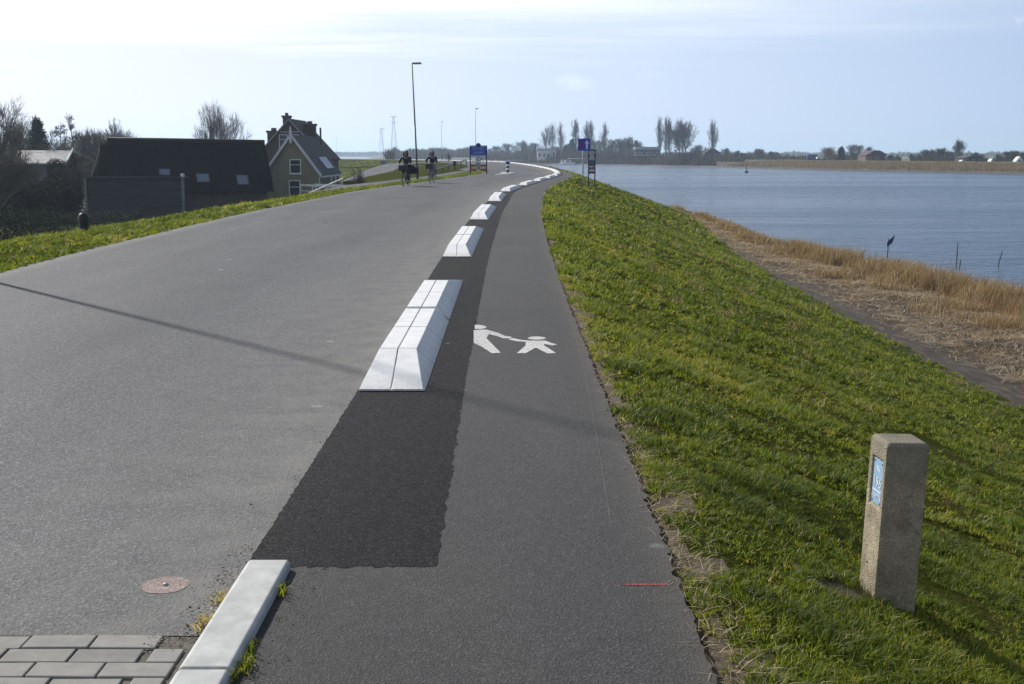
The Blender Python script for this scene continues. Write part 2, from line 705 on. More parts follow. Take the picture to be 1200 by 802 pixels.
M_LEAF_DARK = leafy('evergreen_leaf', [(0.0, (0.007, 0.013, 0.007)), (0.6, (0.013, 0.024, 0.012)), (1.0, (0.030, 0.045, 0.02))], 0.7, 0.15)
M_TWIG_MASS = leafy('winter_twigs', [(0.0, (0.045, 0.034, 0.028)), (0.6, (0.095, 0.075, 0.060)), (1.0, (0.16, 0.125, 0.085))], 0.9, 0.1)
M_BARK = plain('grey_brown_bark', (0.085, 0.068, 0.055), (0.055, 0.045, 0.038), 3, 0.9)
M_TWIG = plain('bare_twigs', (0.10, 0.078, 0.062), (0.075, 0.060, 0.050), 2, 0.9)
M_TWIG_PALE = plain('pale_yellow_twigs', (0.22, 0.165, 0.09), (0.16, 0.12, 0.07), 2, 0.9)
M_TWIG_DARK = plain('dark_bare_twigs', (0.05, 0.04, 0.036), (0.036, 0.03, 0.028), 2, 0.9)


def ground_materials():
    # grass turf under the blades
    m, nt, N, L = new_mat('grass_turf')
    tc = N.new('ShaderNodeTexCoord')
    v = tc.outputs['Object']
    a = noise(N, L, v, 1.6, 6, 0.65, 0.4)
    b = noise(N, L, v, 22, 5, 0.7)
    c = ramp(N, L, a, [(0.30, (0.030, 0.040, 0.010)), (0.5, (0.060, 0.070, 0.014)), (0.66, (0.085, 0.078, 0.028)), (0.8, (0.085, 0.066, 0.038))])
    c = mixc(N, L, 1.0, c, ramp(N, L, b, [(0.3, (0.55, 0.55, 0.5)), (0.7, (1.35, 1.35, 1.3))]), 'MULTIPLY')
    surf(N, L, c, 1.0, b, 0.06, 1.0, 0, 0.0)
    turf = m
    # bare soil with roots and stalks
    m, nt, N, L = new_mat('bare_soil')
    tc = N.new('ShaderNodeTexCoord')
    v = tc.outputs['Object']
    a = noise(N, L, v, 5, 7, 0.7, 0.5)
    c = ramp(N, L, a, [(0.3, (0.05, 0.038, 0.026)), (0.55, (0.115, 0.09, 0.06)), (0.75, (0.20, 0.165, 0.115))])
    surf(N, L, c, 0.95, a, 0.05, 0.9, 0, 0.2)
    soil = m
    # trampled track at the toe of the dike
    m, nt, N, L = new_mat('muddy_track')
    tc = N.new('ShaderNodeTexCoord')
    a = noise(N, L, tc.outputs['Object'], 2.4, 7, 0.7, 0.5, (1.4, .5, 1))
    c = ramp(N, L, a, [(0.3, (0.026, 0.020, 0.015)), (0.52, (0.060, 0.046, 0.033)), (0.72, (0.14, 0.112, 0.08))])
    surf(N, L, c, 0.9, a, 0.06, 0.8, 0, 0.25)
    mud = m
    # straw litter washed up by the river
    m, nt, N, L = new_mat('straw_litter')
    tc = N.new('ShaderNodeTexCoord')
    v = tc.outputs['Object']
    a = noise(N, L, v, 1.1, 6, 0.7, 0.6)
    b = noise(N, L, v, 30, 4, 0.7, 1.0, (0.5, 1.5, 1))
    c = ramp(N, L, a, [(0.38, (0.040, 0.031, 0.023)), (0.52, (0.105, 0.08, 0.057)), (0.66, (0.34, 0.285, 0.21))])
    c = mixc(N, L, 1.0, c, ramp(N, L, b, [(0.3, (0.6, 0.6, 0.6)), (0.7, (1.25, 1.25, 1.2))]), 'MULTIPLY')
    surf(N, L, c, 0.95, b, 0.06, 0.9, 0, 0.2)
    straw = m
    # water: low choppy waves
    m, nt, N, L = new_mat('river_water')
    tc = N.new('ShaderNodeTexCoord')
    v = tc.outputs['Object']
    w1 = noise(N, L, v, 1.1, 4, 0.6, 0.3, (0.55, 1.3, 1))
    w2 = noise(N, L, v, 0.12, 3, 0.55, 0.2, (0.5, 1.5, 1))
    w3 = noise(N, L, v, 4.5, 3, 0.6)
    s1 = N.new('ShaderNodeMath')
    s1.operation = 'MULTIPLY_ADD'
    L.new(w2, s1.inputs[0])
    s1.inputs[1].default_value = 2.2
    L.new(w1, s1.inputs[2])
    s2 = N.new('ShaderNodeMath')
    s2.operation = 'MULTIPLY_ADD'
    L.new(w3, s2.inputs[0])
    s2.inputs[1].default_value = 0.45
    L.new(s1.outputs[0], s2.inputs[2])
    gust = noise(N, L, v, 0.02, 4, 0.6, 0.5, (0.35, 2.2, 1))
    col = ramp(N, L, gust, [(0.35, (0.022, 0.056, 0.108)), (0.65, (0.048, 0.092, 0.15))])
    rg = N.new('ShaderNodeMapRange')
    rg.inputs['From Min'].default_value = 0.35
    rg.inputs['From Max'].default_value = 0.65
    rg.inputs['To Min'].default_value = 0.16
    rg.inputs['To Max'].default_value = 0.34
    L.new(gust, rg.inputs['Value'])
    p = surf(N, L, col, rg.outputs[0], s2.outputs[0], 0.34, 0.9, 0, 0.5)
    p.inputs['IOR'].default_value = 1.33
    water = m
    # stony dark foot of the far bank
    stone = plain('bank_stones', (0.05, 0.048, 0.045), (0.11, 0.105, 0.095), 2.0, 0.9)
    reedbank = plain('reed_bank', (0.20, 0.155, 0.108), (0.13, 0.10, 0.072), 0.25, 0.95)
    field = plain('field_grass', (0.07, 0.10, 0.028), (0.10, 0.115, 0.04), 0.3, 0.95)
    pol = plain('polder_grass', (0.060, 0.082, 0.020), (0.085, 0.095, 0.030), 0.35, 0.95)
    return turf, soil, mud, straw, water, stone, reedbank, field, pol


M_TURF, M_SOIL, M_MUD, M_STRAW, M_WATER, M_STONE, M_REEDBANK, M_FIELD, M_POLDER = ground_materials()

# ------------------------------------------------------------------ the dike: a cross-section swept along the kerb line of the road
KP = np.array([(-1.04, -14), (-1.04, -8), (-1.04, 0), (-1.04, 5), (-1.05, 8), (-1.08, 15), (-1.09, 19), (-1.06, 26), (-1.0, 32), (-.87, 38), (-.56, 50),
               (-.05, 57), (.66, 64), (1.6, 74), (2.72, 85), (3.45, 95), (3.78, 106), (3.78, 122), (3.2, 146), (2.1, 172), (.5, 200), (-3, 238), (-12, 275),
               (-24.5, 315), (-52, 372), (-105, 440), (-200, 515), (-420, 610), (-800, 720)], float)


def catmull(P, n):
    out = []
    for i in range(len(P) - 1):
        p0, p1, p2, p3 = P[max(i - 1, 0)], P[i], P[i + 1], P[min(i + 2, len(P) - 1)]
        d = np.linalg.norm(p2 - p1)
        k = max(2, int(d / n))
        for t in np.linspace(0, 1, k, endpoint=False):
            m1, m2 = (p2 - p0) / 2, (p3 - p1) / 2
            t0 = 1.0 if i == 0 else np.linalg.norm(p2 - p1) / max(1e-6, np.linalg.norm(p2 - p0) / 2)
            t1 = 1.0 if i == len(P) - 2 else np.linalg.norm(p2 - p1) / max(1e-6, np.linalg.norm(p3 - p1) / 2)
            m1, m2 = m1 * t0, m2 * t1
            out.append((2 * t ** 3 - 3 * t ** 2 + 1) * p1 + (t ** 3 - 2 * t ** 2 + t) * m1 + (-2 * t ** 3 + 3 * t ** 2) * p2 + (t ** 3 - t ** 2) * m2)
    out.append(P[-1])
    return np.array(out)


CL = catmull(KP, 0.5)
CT = np.gradient(CL, axis=0)
CT /= np.linalg.norm(CT, axis=1)[:, None]
CN = np.stack([CT[:, 1], -CT[:, 0]], -1)           # to the right of the road
CS = np.concatenate([[0], np.cumsum(np.linalg.norm(np.diff(CL, axis=0), axis=1))]) - 14.0      # arc length, about equal to y near the camera


def at_s(s):
    s = np.asarray(s, float)
    p = np.stack([np.interp(s, CS, CL[:, k]) for k in (0, 1)], -1)
    n = np.stack([np.interp(s, CS, CN[:, k]) for k in (0, 1)], -1)
    return p, n / np.linalg.norm(n, axis=-1, keepdims=True)


def d_path(s):
    return np.interp(s, [-14, 5, 12, 26, 38, 50, 64, 80, 90, 105, 125, 145, 175, 800], [1.66, 1.65, 1.66, 1.75, 1.85, 2.0, 1.78, 1.78, 1.6, 1.0, .95, 1.2, 1.5, 1.6])


def d_left(s):
    return np.interp(s, [-14, 5, 15, 20, 34, 62, 90, 120, 800], [-5.75, -5.75, -5.82, -6.05, -6.3, -6.25, -6.1, -5.9, -5.9])


def verge(s):
    return np.interp(s, [-14, 22, 30, 45, 800], [3.3, 3.1, 2.3, 1.6, 1.6])


def shore_k(s):
    """how much of its full width the foreshore still has"""
    return np.interp(s, [-14, 36, 44, 51, 66, 87, 106], [1.0, .86, .75, .63, .37, .21, .03])


def shore(r, s):
    """nominal distance from the path -> real distance, the foreshore squeezed by shore_k"""
    return np.where(r > 8.4, 8.4 + (r - 8.4) * shore_k(s), r)


def dike_z(s, d):
    """height of the ground at arc length s and sideways distance d from the kerb line"""
    s = np.asarray(s, float)
    d = np.asarray(d, float)
    r = d - d_path(s)
    r = np.where(r > 8.4, 8.4 + (r - 8.4) / shore_k(s), r)
    zr = np.interp(r, [0, .25, 1.0, 8.4, 9.2, 10.4, 15, 18.0, 20.5, 32], [-.012, -.03, -.28, -2.95, -3.06, -3.10, -3.30, -3.52, -3.85, -5.2])
    l = d_left(s) - d
    vw = verge(s)
    k = np.clip((s - 50) / 25, 0, 1)
    far = np.interp(l, [0, 1.6, 3.4, 6.8, 15, 26, 60], [-.012, -.09, -.30, -.58, -2.5, -3.25, -3.5])
    k2 = np.clip((s - 104) / 16, 0, 1)
    opn = np.interp(l, [0, 1.6, 7.5, 12, 20, 30, 60], [-.012, -.035, -.06, -.55, -2.2, -3.25, -3.5])
    far = far * (1 - k2) + opn * k2
    u = l - vw
    near = np.where(u < 0, np.interp(l, [0, .3, 3.5], [-.012, -.03, -.17]), np.interp(u, [0, 1.2, 9.5, 14, 40], [-.15, -.38, -3.0, -3.25, -3.5]))
    zl = near * (1 - k) + far * k
    z = np.where(r > 0, zr, np.where(l > 0, zl, -.03))
    return z


def ground_point(s, d, lift=0.0):
    p, n = at_s(s)
    q = p + n * np.asarray(d)[..., None]
    z = np.maximum(dike_z(s, d), np.where(np.asarray(d) < 0, -3.2, -9)) + lift
    return np.concatenate([q, z[..., None]], -1)


def sd_of(x, y):
    i = np.argmin((CL[:, 0] - x) ** 2 + (CL[:, 1] - y) ** 2)
    d = (np.array((x, y)) - CL[i]) @ CN[i]
    return float(CS[i]), float(d)


def gz(x, y):
    s, d = sd_of(x, y)
    return float(max(dike_z(s, d), -3.2 if d < 0 else -9))


def stations():
    out = [-14.0]
    while out[-1] < CS[-1] - 1:
        s = out[-1]
        out.append(s + (0.3 if s < 30 else 0.6 if s < 60 else 1.2 if s < 130 else 3.0 if s < 330 else 8.0))
    return np.array(out)


ST = stations()


def build_dike():
    r = np.concatenate([[0, .12, .25, .4, .6, .8, 1.0], np.arange(1.4, 8.3, .4), [8.4, 8.8, 9.2, 9.8, 10.4, 11, 11.8, 12.6, 13.4, 14.2, 15, 16, 17, 18, 19, 20.5, 24, 32]])
    l = np.concatenate([[0, .15, .3], np.arange(.6, 4.2, .4), [4.6, 5.2, 6, 7, 8, 10, 12, 15, 18, 22, 26, 32, 40]])
    dp, dl = d_path(ST), d_left(ST)
    D = np.concatenate([dl[:, None] - l[None, ::-1], (dl * .5 + dp * .5)[:, None], dp[:, None] + shore(r[None, :], ST[:, None])], 1)
    SS = np.repeat(ST[:, None], D.shape[1], 1)
    P = ground_point(SS, D)
    P[..., 2] = np.where(D < 0, dike_z(SS, D), P[..., 2])
    # lumps, none at the road edges
    nl = len(l)
    edge = np.concatenate([np.clip(l[::-1] / .8, 0, 1), [0], np.clip(r / .8, 0, 1)])
    P[..., 2] += (lump(P[..., 0], P[..., 1], .9) * .016 + lump(P[..., 0] + 40, P[..., 1], .35) * .005) * edge[None, :]
    rr = D - dp[:, None]
    rr = np.where(rr > 8.4, 8.4 + (rr - 8.4) / shore_k(SS), rr)
    strawb = np.clip((rr - 8.8) / 2, 0, 1)
    P[..., 2] += strawb * lump(P[..., 0], P[..., 1], 1.7) * .11
    # materials: 0 turf, 1 soil, 2 mud, 3 straw
    rc = (rr[:-1, :-1] + rr[1:, 1:]) / 2
    wob = lump(P[:-1, :-1, 0], P[:-1, :-1, 1], .6) * .5
    mid = np.zeros(rc.shape, int)
    mid[(rc > 0) & (rc < .15 + wob * .30)] = 1
    mid[rc > 8.5 + wob * .6] = 2
    mid[rc > 10.1 + wob * 1.6] = 3
    cx_, cy_ = (P[:-1, :-1, 0] + P[1:, 1:, 0]) / 2, (P[:-1, :-1, 1] + P[1:, 1:, 1]) / 2
    mid[((cx_ - 1.36) ** 2 / .05 + (cy_ - 4.68) ** 2 / .04) < 1] = 1
    lc = (dl[:, None] - D)
    lc = (lc[:-1, :-1] + lc[1:, 1:]) / 2
    mid[(lc > 0) & (lc < .12 + wob * .15)] = 1
    return tag(grid_mesh('dike_ground', P, mid, [M_TURF, M_SOIL, M_MUD, M_STRAW]), kind='structure')


build_dike()


def strip(name, d0, d1, s0, s1, z, mat, m=6, margin=None, jag0=0.0, jag1=0.0, kind='structure', rngseed=3, front=0.0):
    s = ST[(ST >= s0) & (ST <= s1)]
    if jag0 or jag1:
        s = np.arange(s0, s1, 0.035)
        far = s > 25
        s = np.concatenate([s[~far], s[far][::17]])
    a = (d0(s) if callable(d0) else np.full(len(s), d0))
    b = (d1(s) if callable(d1) else np.full(len(s), d1))
    g = np.random.default_rng(rngseed)
    if jag0:
        a = a + g.uniform(-jag0, jag0, len(s))
    if jag1:
        b = b + g.uniform(-jag1, jag1, len(s)) + (lump(s, s * .3, .5) * .7 + lump(s, s, .11) * .5 + np.where(lump(s * 1.0, s * 2, .05) > .55, .8, 0)) * jag1
    if m > 3:
        t = np.concatenate([[0, .02, .06, .12], np.linspace(.2, .8, m), [.88, .94, .98, 1]])
    else:
        t = np.linspace(0, 1, m)
    D = a[:, None] * (1 - t) + b[:, None] * t
    p, n = at_s(s)
    P = p[:, None, :] + n[:, None, :] * D[..., None]
    P = np.concatenate([P, np.full(P.shape[:2] + (1,), z)], -1)
    if front:
        P[0, :, 1] += g.uniform(-front, front * .5, P.shape[1])
    attr = {'margin': margin(s[:, None] + 0 * D, D)} if margin else {'margin': 0 * D}
    return tag(grid_mesh(name, P, None, [mat], attr), kind=kind)


def road_margin(s, d):
    a = np.clip(1 - (0 - d) / 1.5, 0, 1) ** 1.1
    b = np.clip(1 - (d - d_left(s)) / .35, 0, 1)
    c = np.clip(1 - np.abs(d + .95) / .9, 0, 1) * .45
    return np.clip(np.maximum(np.maximum(a, b), c), 0, 1) * .9


BRICK_Y = 3.76
strip('road', lambda s: d_left(s) - .02, 0.0, BRICK_Y - .005, CS[-1] - 2, 0.0, M_ROAD, 10, road_margin, jag0=0.05)
strip('footpath', 0.0, lambda s: d_path(s) + .02, -8, CS[-1] - 2, 0.002, M_PATH, 8,
      lambda s, d: np.clip(1 - (d_path(s) - d) / .12, 0, 1) * .8, jag1=0.012)
strip('fresh_asphalt_strip', -0.005, lambda s: np.interp(s, [0, 4.5, 8, 15, 25, 40, 60, 90], [.74, .74, .72, .72, .74, .72, .62, .6]), 4.42, 330, 0.0035, M_NEW, 22, jag0=.005, jag1=.009, front=.02)
# painted pale kerb edging of the far bend is made of the barrier blocks themselves


def paver_area():
    """grey concrete pavers in running bond, and the bed of sand they lie in"""
    b = MB()
    b.add([(-9, -8, -.003), (-1.0, -8, -.003), (-1.0, BRICK_Y + .02, -.003), (-9, BRICK_Y + .02, -.003)], [(0, 1, 2, 3)])
    o = b.build('sand_joint', plain('joint_sand', (0.055, 0.050, 0.040), (0.15, 0.135, 0.105), 26, 0.95), fix=False)
    tag(o, kind='structure')
    mb = MB()
    row = 0
    y = BRICK_Y - .012
    g = random.Random(5)
    while y > 2.9:
        L_, Wd = .222, .108
        x = -1.065 - (row % 2) * L_ / 2 - (0.02 if row % 2 else 0)
        if row == 0:
            x -= .10
        first = True
        while x > -4.4:
            w = L_ - .007
            if first and row % 2:
                mb.cur = 1
                mb.box((-1.068 - (L_ / 2 - .012) / 2, y - Wd / 2, -.02 + g.uniform(-.002, .002)), (L_ / 2 - .014, Wd - .007, .05))
                mb.cur = 0
            mb.cur = g.choice((0, 0, 1, 2))
            mb.box((x - L_ / 2, y - Wd / 2, -.019 + g.uniform(-.003, .003)), (w, Wd - .007, .05), g.uniform(-.008, .008), g.uniform(-.008, .008), g.uniform(-.012, .012))
            x -= L_
            first = False
        y -= Wd
        row += 1
    tones = [plain('concrete_paver_' + n, tuple(x * k for x in (0.185, 0.175, 0.160)), tuple(x * k for x in (0.24, 0.23, 0.21)), 14, 0.85, 0.3, 0.004)
             for n, k in (('grey', 1.0), ('pale', 1.12), ('worn', 0.9))]
    o = mb.build('paved_crossing', tones, bevel=0.004)
    tag(o, kind='structure')


paver_area()


def sheet_poly(name, pts, mat, kind='structure'):
    b = MB()
    b.add(pts, [tuple(range(len(pts)))])
    return tag(b.build(name, mat, fix=False), kind=kind)


# river out to the horizon, polder on the inner side, far bank
sheet_poly('river', [(-9000, -200, -3.6), (9000, -200, -3.6), (9000, 9000, -3.6), (-9000, 9000, -3.6)], M_WATER)
pp, pn = at_s(np.array([-14, 0, 20, 40, 60, 80, 100, 130, 170, 210, 250, 300, 360, 430, 520, 640, 800, 1000]))
pin = pp - pn * 14
sheet_poly('polder_field', [(-3000, -60, -3.2), (-16, -60, -3.2)] + [(x, y, -3.2) for x, y in pin] + [(-3000, 800, -3.2)], M_POLDER)

FB = np.array([(260, 60), (190, 180), (129.5, 299.5), (103, 358), (80, 445), (50, 530), (17, 588), (-20, 640), (-60, 740), (-110, 980), (-180, 1500), (-330, 2600), (-600, 4200)], float)
FL = catmull(FB, 6.0)
FT = np.gradient(FL, axis=0)
FT /= np.linalg.norm(FT, axis=1)[:, None]
FN = np.stack([FT[:, 1], -FT[:, 0]], -1)
FS = np.concatenate([[0], np.cumsum(np.linalg.norm(np.diff(FL, axis=0), axis=1))])
BANK_R = [-4, 0, 2.5, 5, 14, 26, 33, 38, 44, 60, 400, 6000]
BANK_Z = [-4.6, -3.62, -3.1, -2.9, -2.3, -1.6, -.85, -.75, -1.3, -1.6, -1.8, -2.0]


def bank_point(px_ratio=None, s=None, r=0.0):
    p = np.array([np.interp(s, FS, FL[:, k]) for k in (0, 1)])
    n = np.array([np.interp(s, FS, FN[:, k]) for k in (0, 1)])
    n /= np.linalg.norm(n)
    q = p + n * r
    return q[0], q[1], float(np.interp(r, BANK_R, BANK_Z))


def bank_at(px, r):
    """point on the far bank, r metres behind the waterline, in the compass direction of column px of the photo"""
    k = (px - 600) / F_PX
    lo, hi = 0.0, FS[-1]
    best = None
    for s in np.linspace(0, FS[-1], 1500):
        x, y, z = bank_point(s=s, r=r)
        e = abs(x / y - k)
        if best is None or e < best[0]:
            best = (e, x, y, z)
    return best[1], best[2], best[3]


def build_far_bank():
    rr = np.array(BANK_R[:-1] + [2500.0])
    lim = np.interp(FS, [0, 400, 900, FS[-1]], [1, 1, 1, 1])
    P = np.zeros((len(FL), len(rr), 3))
    for j, r in enumerate(rr):
        wob = lump(FL[:, 0], FL[:, 1], 9) * (1.2 if 0 < r < 30 else 0)
        P[:, j, :2] = FL + FN * (r + wob)[:, None]
        P[:, j, 2] = np.interp(r, BANK_R, BANK_Z) + (lump(FL[:, 0] + r, FL[:, 1], 12) * .15 if 2 < r < 60 else 0)
    ids = np.zeros((len(FL) - 1, len(rr) - 1), int)
    for j in range(len(rr) - 1):
        c = (rr[j] + rr[j + 1]) / 2
        ids[:, j] = 0 if c < 3 else 1 if c < 28 else 2
        if 3 <= c < 40:
            ids[FS[:-1] > 395, j] = 3
    return tag(grid_mesh('far_bank', P, ids, [M_STONE, M_REEDBANK, M_FIELD, plain('wild_bank', (0.042, 0.043, 0.028), (0.085, 0.072, 0.045), .2, .95)]), kind='structure')


build_far_bank()


# side paths on the inner side of the dike
def sheet_path(name, pts, width, mat, lift=.03, on_ground=True):
    P = catmull(np.array([(p[0], p[1]) for p in pts], float), 1.5)
    if not on_ground:
        zc = catmull(np.array([(p[2], 0) for p in pts], float), 1.5)
    T = np.gradient(P, axis=0)
    T /= np.linalg.norm(T, axis=1)[:, None]
    Nn = np.stack([T[:, 1], -T[:, 0]], -1)
    w = np.linspace(-.5, .5, 5)
    Q = np.zeros((len(P), 5, 3))
    seg = np.linspace(0, 1, len(P))
    ctrl = np.linspace(0, 1, len(pts))
    for j, k in enumerate(w):
        xy = P + Nn * (k * width)
        Q[:, j, :2] = xy
        if on_ground:
            Q[:, j, 2] = [gz(x, y) + lift for x, y in xy]
        else:
            Q[:, j, 2] = np.interp(np.cumsum(np.r_[0, np.linalg.norm(np.diff(P, axis=0), axis=1)]),
                                   [sum(math.dist(pts[i][:2], pts[i + 1][:2]) for i in range(q)) for q in range(len(pts))], [p[2] for p in pts]) + lift
    Q[..., 2] = Q[..., 2].mean(1, keepdims=True) if on_ground else Q[..., 2]
    return Q


def ribbons():
    Q = sheet_path('p', [(-12.5, 52), (-11.6, 62), (-9.9, 74), (-8.0, 90), (-6.0, 102), (-4.2, 111), (-2.4, 119)], 2.2, M_ROAD, .06)
    Q[:, :, 2] = np.maximum(Q[:, :, 2], -1.0)
    tag(grid_mesh('cycle_path', Q, None, [M_ROAD], {'margin': np.zeros(Q.shape[:2])}), kind='structure')
    ramp_pts = [(-17.5, 112, -3.0), (-18.3, 130, -2.35), (-18.6, 146, -1.6), (-19.4, 175, -.75), (-19.6, 205, -.12), (-17.0, 235, -.02), (-14.5, 255, .0)]
    Q = sheet_path('r', ramp_pts, 4.2, M_ROAD, .0, False)
    tag(grid_mesh('side_road', Q, None, [M_ROAD], {'margin': np.zeros(Q.shape[:2])}), kind='structure')
    # the embankment that carries it
    E_ = np.concatenate([Q[:, :1] + 0, Q, Q[:, -1:] + 0], 1)
    side = (Q[:, -1] - Q[:, 0])
    side[:, 2] = 0
    side /= np.linalg.norm(side, axis=1)[:, None]
    E_[:, 1:-1, 2] -= .03
    E_[:, 0] = Q[:, 0] - side * 7
    E_[:, -1] = Q[:, -1] + side * 5
    E_[:, 0, 2] = -3.25
    E_[:, -1, 2] = np.maximum(Q[:, -1, 2] - 1.6, -3.25)
    tag(grid_mesh('side_road_embankment', E_, None, [M_TURF]), kind='structure')
    # junction: asphalt opening on the inner side of the main road
    js = np.arange(104, 262, 3.0)
    jd = np.interp(js, [104, 112, 122, 150, 185, 225, 250, 262], [0, 2.2, 3.4, 2.6, 3.0, 6.5, 5.5, 1.0])
    p, n = at_s(js)
    dl = d_left(js)
    A = p + n * (dl + .3)[:, None]
    B = p + n * (dl - jd)[:, None]
    J = np.stack([np.c_[A, np.full(len(A), .004)], np.c_[B, np.full(len(B), .004)]], 1)
    tag(grid_mesh('junction_asphalt', J, None, [M_ROAD], {'margin': np.zeros(J.shape[:2])}), kind='structure')
    Q = sheet_path('q', [(-23.5, 246), (-29.7, 261), (-37, 280), (-46, 304)], 2.0, M_ROAD, .05)
    tag(grid_mesh('far_cycle_path', Q, None, [M_ROAD], {'margin': np.zeros(Q.shape[:2])}), kind='structure')


ribbons()


# ------------------------------------------------------------------ painted marks on the asphalt
def ground_px(px, py, z=0.0):
    c, s = math.cos(PITCH), math.sin(PITCH)
    a, b = (px - 600) / F_PX, (401 - py) / F_PX
    t = (z - 1.6) / (-s + b * c)
    return a * t, (c + b * s) * t


def crop_pt(x, y):
    return ground_px(540 + x * 130 / 1200, 370 + y * 60 / 554)


def marking():
    root = thing('pedestrian_marking', 'white painted parent and child symbol on the footpath beside the nearest barrier block', 'road marking', (0, 10, 0.0042))
    shapes = {
        'adult_figure': [[(140, 162), (250, 155), (290, 160), (400, 190), (470, 222), (552, 236), (545, 246), (492, 252), (455, 250), (400, 228), (305, 204), (278, 250),
                          (432, 408), (336, 412), (215, 335), (140, 300)],
                         [(150 + 0, 106), (190, 104), (235, 110), (268, 120), (280, 130), (262, 142), (215, 150), (152, 148)]],
        'child_figure': [[(510, 258), (560, 248), (620, 262), (690, 272), (760, 276), (920, 276), (975, 300), (1042, 318), (990, 330), (930, 316), (895, 312), (905, 330),
                          (1032, 412), (935, 414), (812, 352), (702, 412), (606, 412), (700, 330), (704, 296), (690, 288), (610, 284), (545, 270)],
                         [(720, 252), (745, 238), (790, 231), (850, 231), (900, 238), (925, 250), (890, 262), (830, 266), (770, 264)]]}
    for name, polys in shapes.items():
        b = MB()
        for poly in polys:
            pts = []
            for x, y in poly:
                gx, gy = crop_pt(x, y)
                pts.append((gx, gy - 10, 0))
            b.add(pts, [tuple(range(len(pts)))])
        b.build(name, M_PAINT, root, fix=False)
    # survey point
    x, y = ground_px(194, 686)
    t = thing('survey_mark', 'faded pink painted disc with a survey nail in the grey road', 'survey mark', (x, y, .0015))
    b = MB()
    b.add([(.088 * math.cos(a) * (1 + .03 * math.sin(5 * a)), .088 * math.sin(a), 0) for a in np.linspace(0, 2 * math.pi, 40, endpoint=False)], [tuple(range(40))])
    b.build('painted_disc', asphalt('pink_sprayed_asphalt', (0.27, 0.205, 0.18), 0.22), t, fix=False)
    b = MB()
    b.ball((0, 0, .002), (.011, .011, .006), 10, 6)
    b.build('nail', M_GALV, t, True)
    # red dash
    x0, y0 = ground_px(722, 686)
    x1, y1 = ground_px(782, 686)
    b = MB()
    b.add([(x0, y0 - .003, .0035), (x0 + .08, y0 - .009, .0035), (x1, y1 - .011, .0035), (x1, y1 + .010, .0035), (x0 + .08, y0 + .009, .0035)], [(0, 1, 2, 3, 4)])
    tag(b.build('paint_dash', asphalt('red_sprayed_asphalt', (0.24, 0.050, 0.050), 0.5, scale=1.3), fix=False), 'short red sprayed dash across the grey footpath', 'road marking')
    # hairline crack near the right side of the path
    b = MB()
    pts = [ground_px(px, py) for px, py in ((667, 372), (676, 400), (683, 424), (691, 466), (697, 500), (705, 545), (712, 590), (716, 615))]
    for (xa, ya), (xb, yb) in zip(pts, pts[1:]):
        b.add([(xa - .003, ya, .0035), (xa + .003, ya, .0035), (xb + .003, yb, .0035), (xb - .003, yb, .0035)], [(0, 1, 2, 3)])
    tag(b.build('path_crack', plain('crack_dust', (0.105, 0.10, 0.092), (0.055, 0.054, 0.05), 5, 0.9), fix=False), kind='structure')


marking()


# ------------------------------------------------------------------ kerb stones and barrier blocks
def kerbs():
    def stone(y0, y1, label):
        b = MB()
        h, w = .042, .168
        prof = [(0, -.1), (0, h - .012), (.014, h), (w - .012, h), (w, h - .012), (w, -.1)]
        L_ = y1 - y0
        b.prism([(x, 0, z) for x, z in prof], (0, L_, 0))
        o = b.build('kerb_stone', M_KERB, bevel=.005)
        o.location = (-1.03, y0, 0)
        tag(o, label, 'kerb stone', 'pale kerb stones beside the footpath')
    stone(3.42, 4.39, 'pale kerb stone ending at the dark asphalt patch')
    stone(2.40, 3.405, 'pale kerb stone cut by the bottom edge, beside the grey pavers')


kerbs()


def barrier_block():
    root = thing('barrier_block', 'longest looking white barrier block, right beside the painted pedestrian symbol', 'barrier block')
    h, w = .122, .452
    lx, rx = .035, .135          # how far the long sides lean in

    def section(y, k):
        return [(0.0, y, 0.0), (lx * k, y, h * k), ((lx + (w - lx - rx) * .5) * 1 if False else (lx * k + (w - rx * k)) / 2 - .005, y, h * k),
                ((lx * k + (w - rx * k)) / 2 - .005, y, h * k - .02 * k - .004), ((lx * k + (w - rx * k)) / 2 + .005, y, h * k - .02 * k - .004),
                ((lx * k + (w - rx * k)) / 2 + .005, y, h * k), (w - rx * k, y, h * k), (w, y, 0.0)]

    def piece(name, y0, k0, y1, k1):
        b = MB()
        a, c = section(y0, k0), section(y1, k1)
        n = len(a)
        b.add(a + c, [(i, i + 1, n + i + 1, n + i) for i in range(n - 1)] + [tuple(range(n)), tuple(reversed(range(n, 2 * n)))])
        return b.build(name, M_CONC_WHITE, root, bevel=.004)
    g = .020
    piece('end_ramp', 0, .10, 1.06 - g, 1)
    piece('middle_piece', 1.06, 1, 2.2 - g, 1)
    piece('middle_piece', 2.2, 1, 3.39, 1)
    piece('middle_piece', 3.54, 1, 4.78 - g, 1)
    piece('middle_piece', 4.78, 1, 5.98 - g, 1)
    piece('end_ramp', 5.98, 1, 7.02, .10)
    jm = plain('block_gap_shade', (0.24, 0.24, 0.24), (0.32, 0.315, 0.31), 20, .95)  # darker filler added in the gaps, its grey standing in for their shade
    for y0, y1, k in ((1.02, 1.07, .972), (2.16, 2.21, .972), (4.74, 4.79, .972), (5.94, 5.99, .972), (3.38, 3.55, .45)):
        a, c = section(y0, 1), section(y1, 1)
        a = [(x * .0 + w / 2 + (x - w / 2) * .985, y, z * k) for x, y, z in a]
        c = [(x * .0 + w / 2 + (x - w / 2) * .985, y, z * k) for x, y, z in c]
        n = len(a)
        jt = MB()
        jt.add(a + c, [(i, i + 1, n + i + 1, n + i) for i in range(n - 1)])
        jt.build('gap_shade', jm, root, fix=False)
    return root


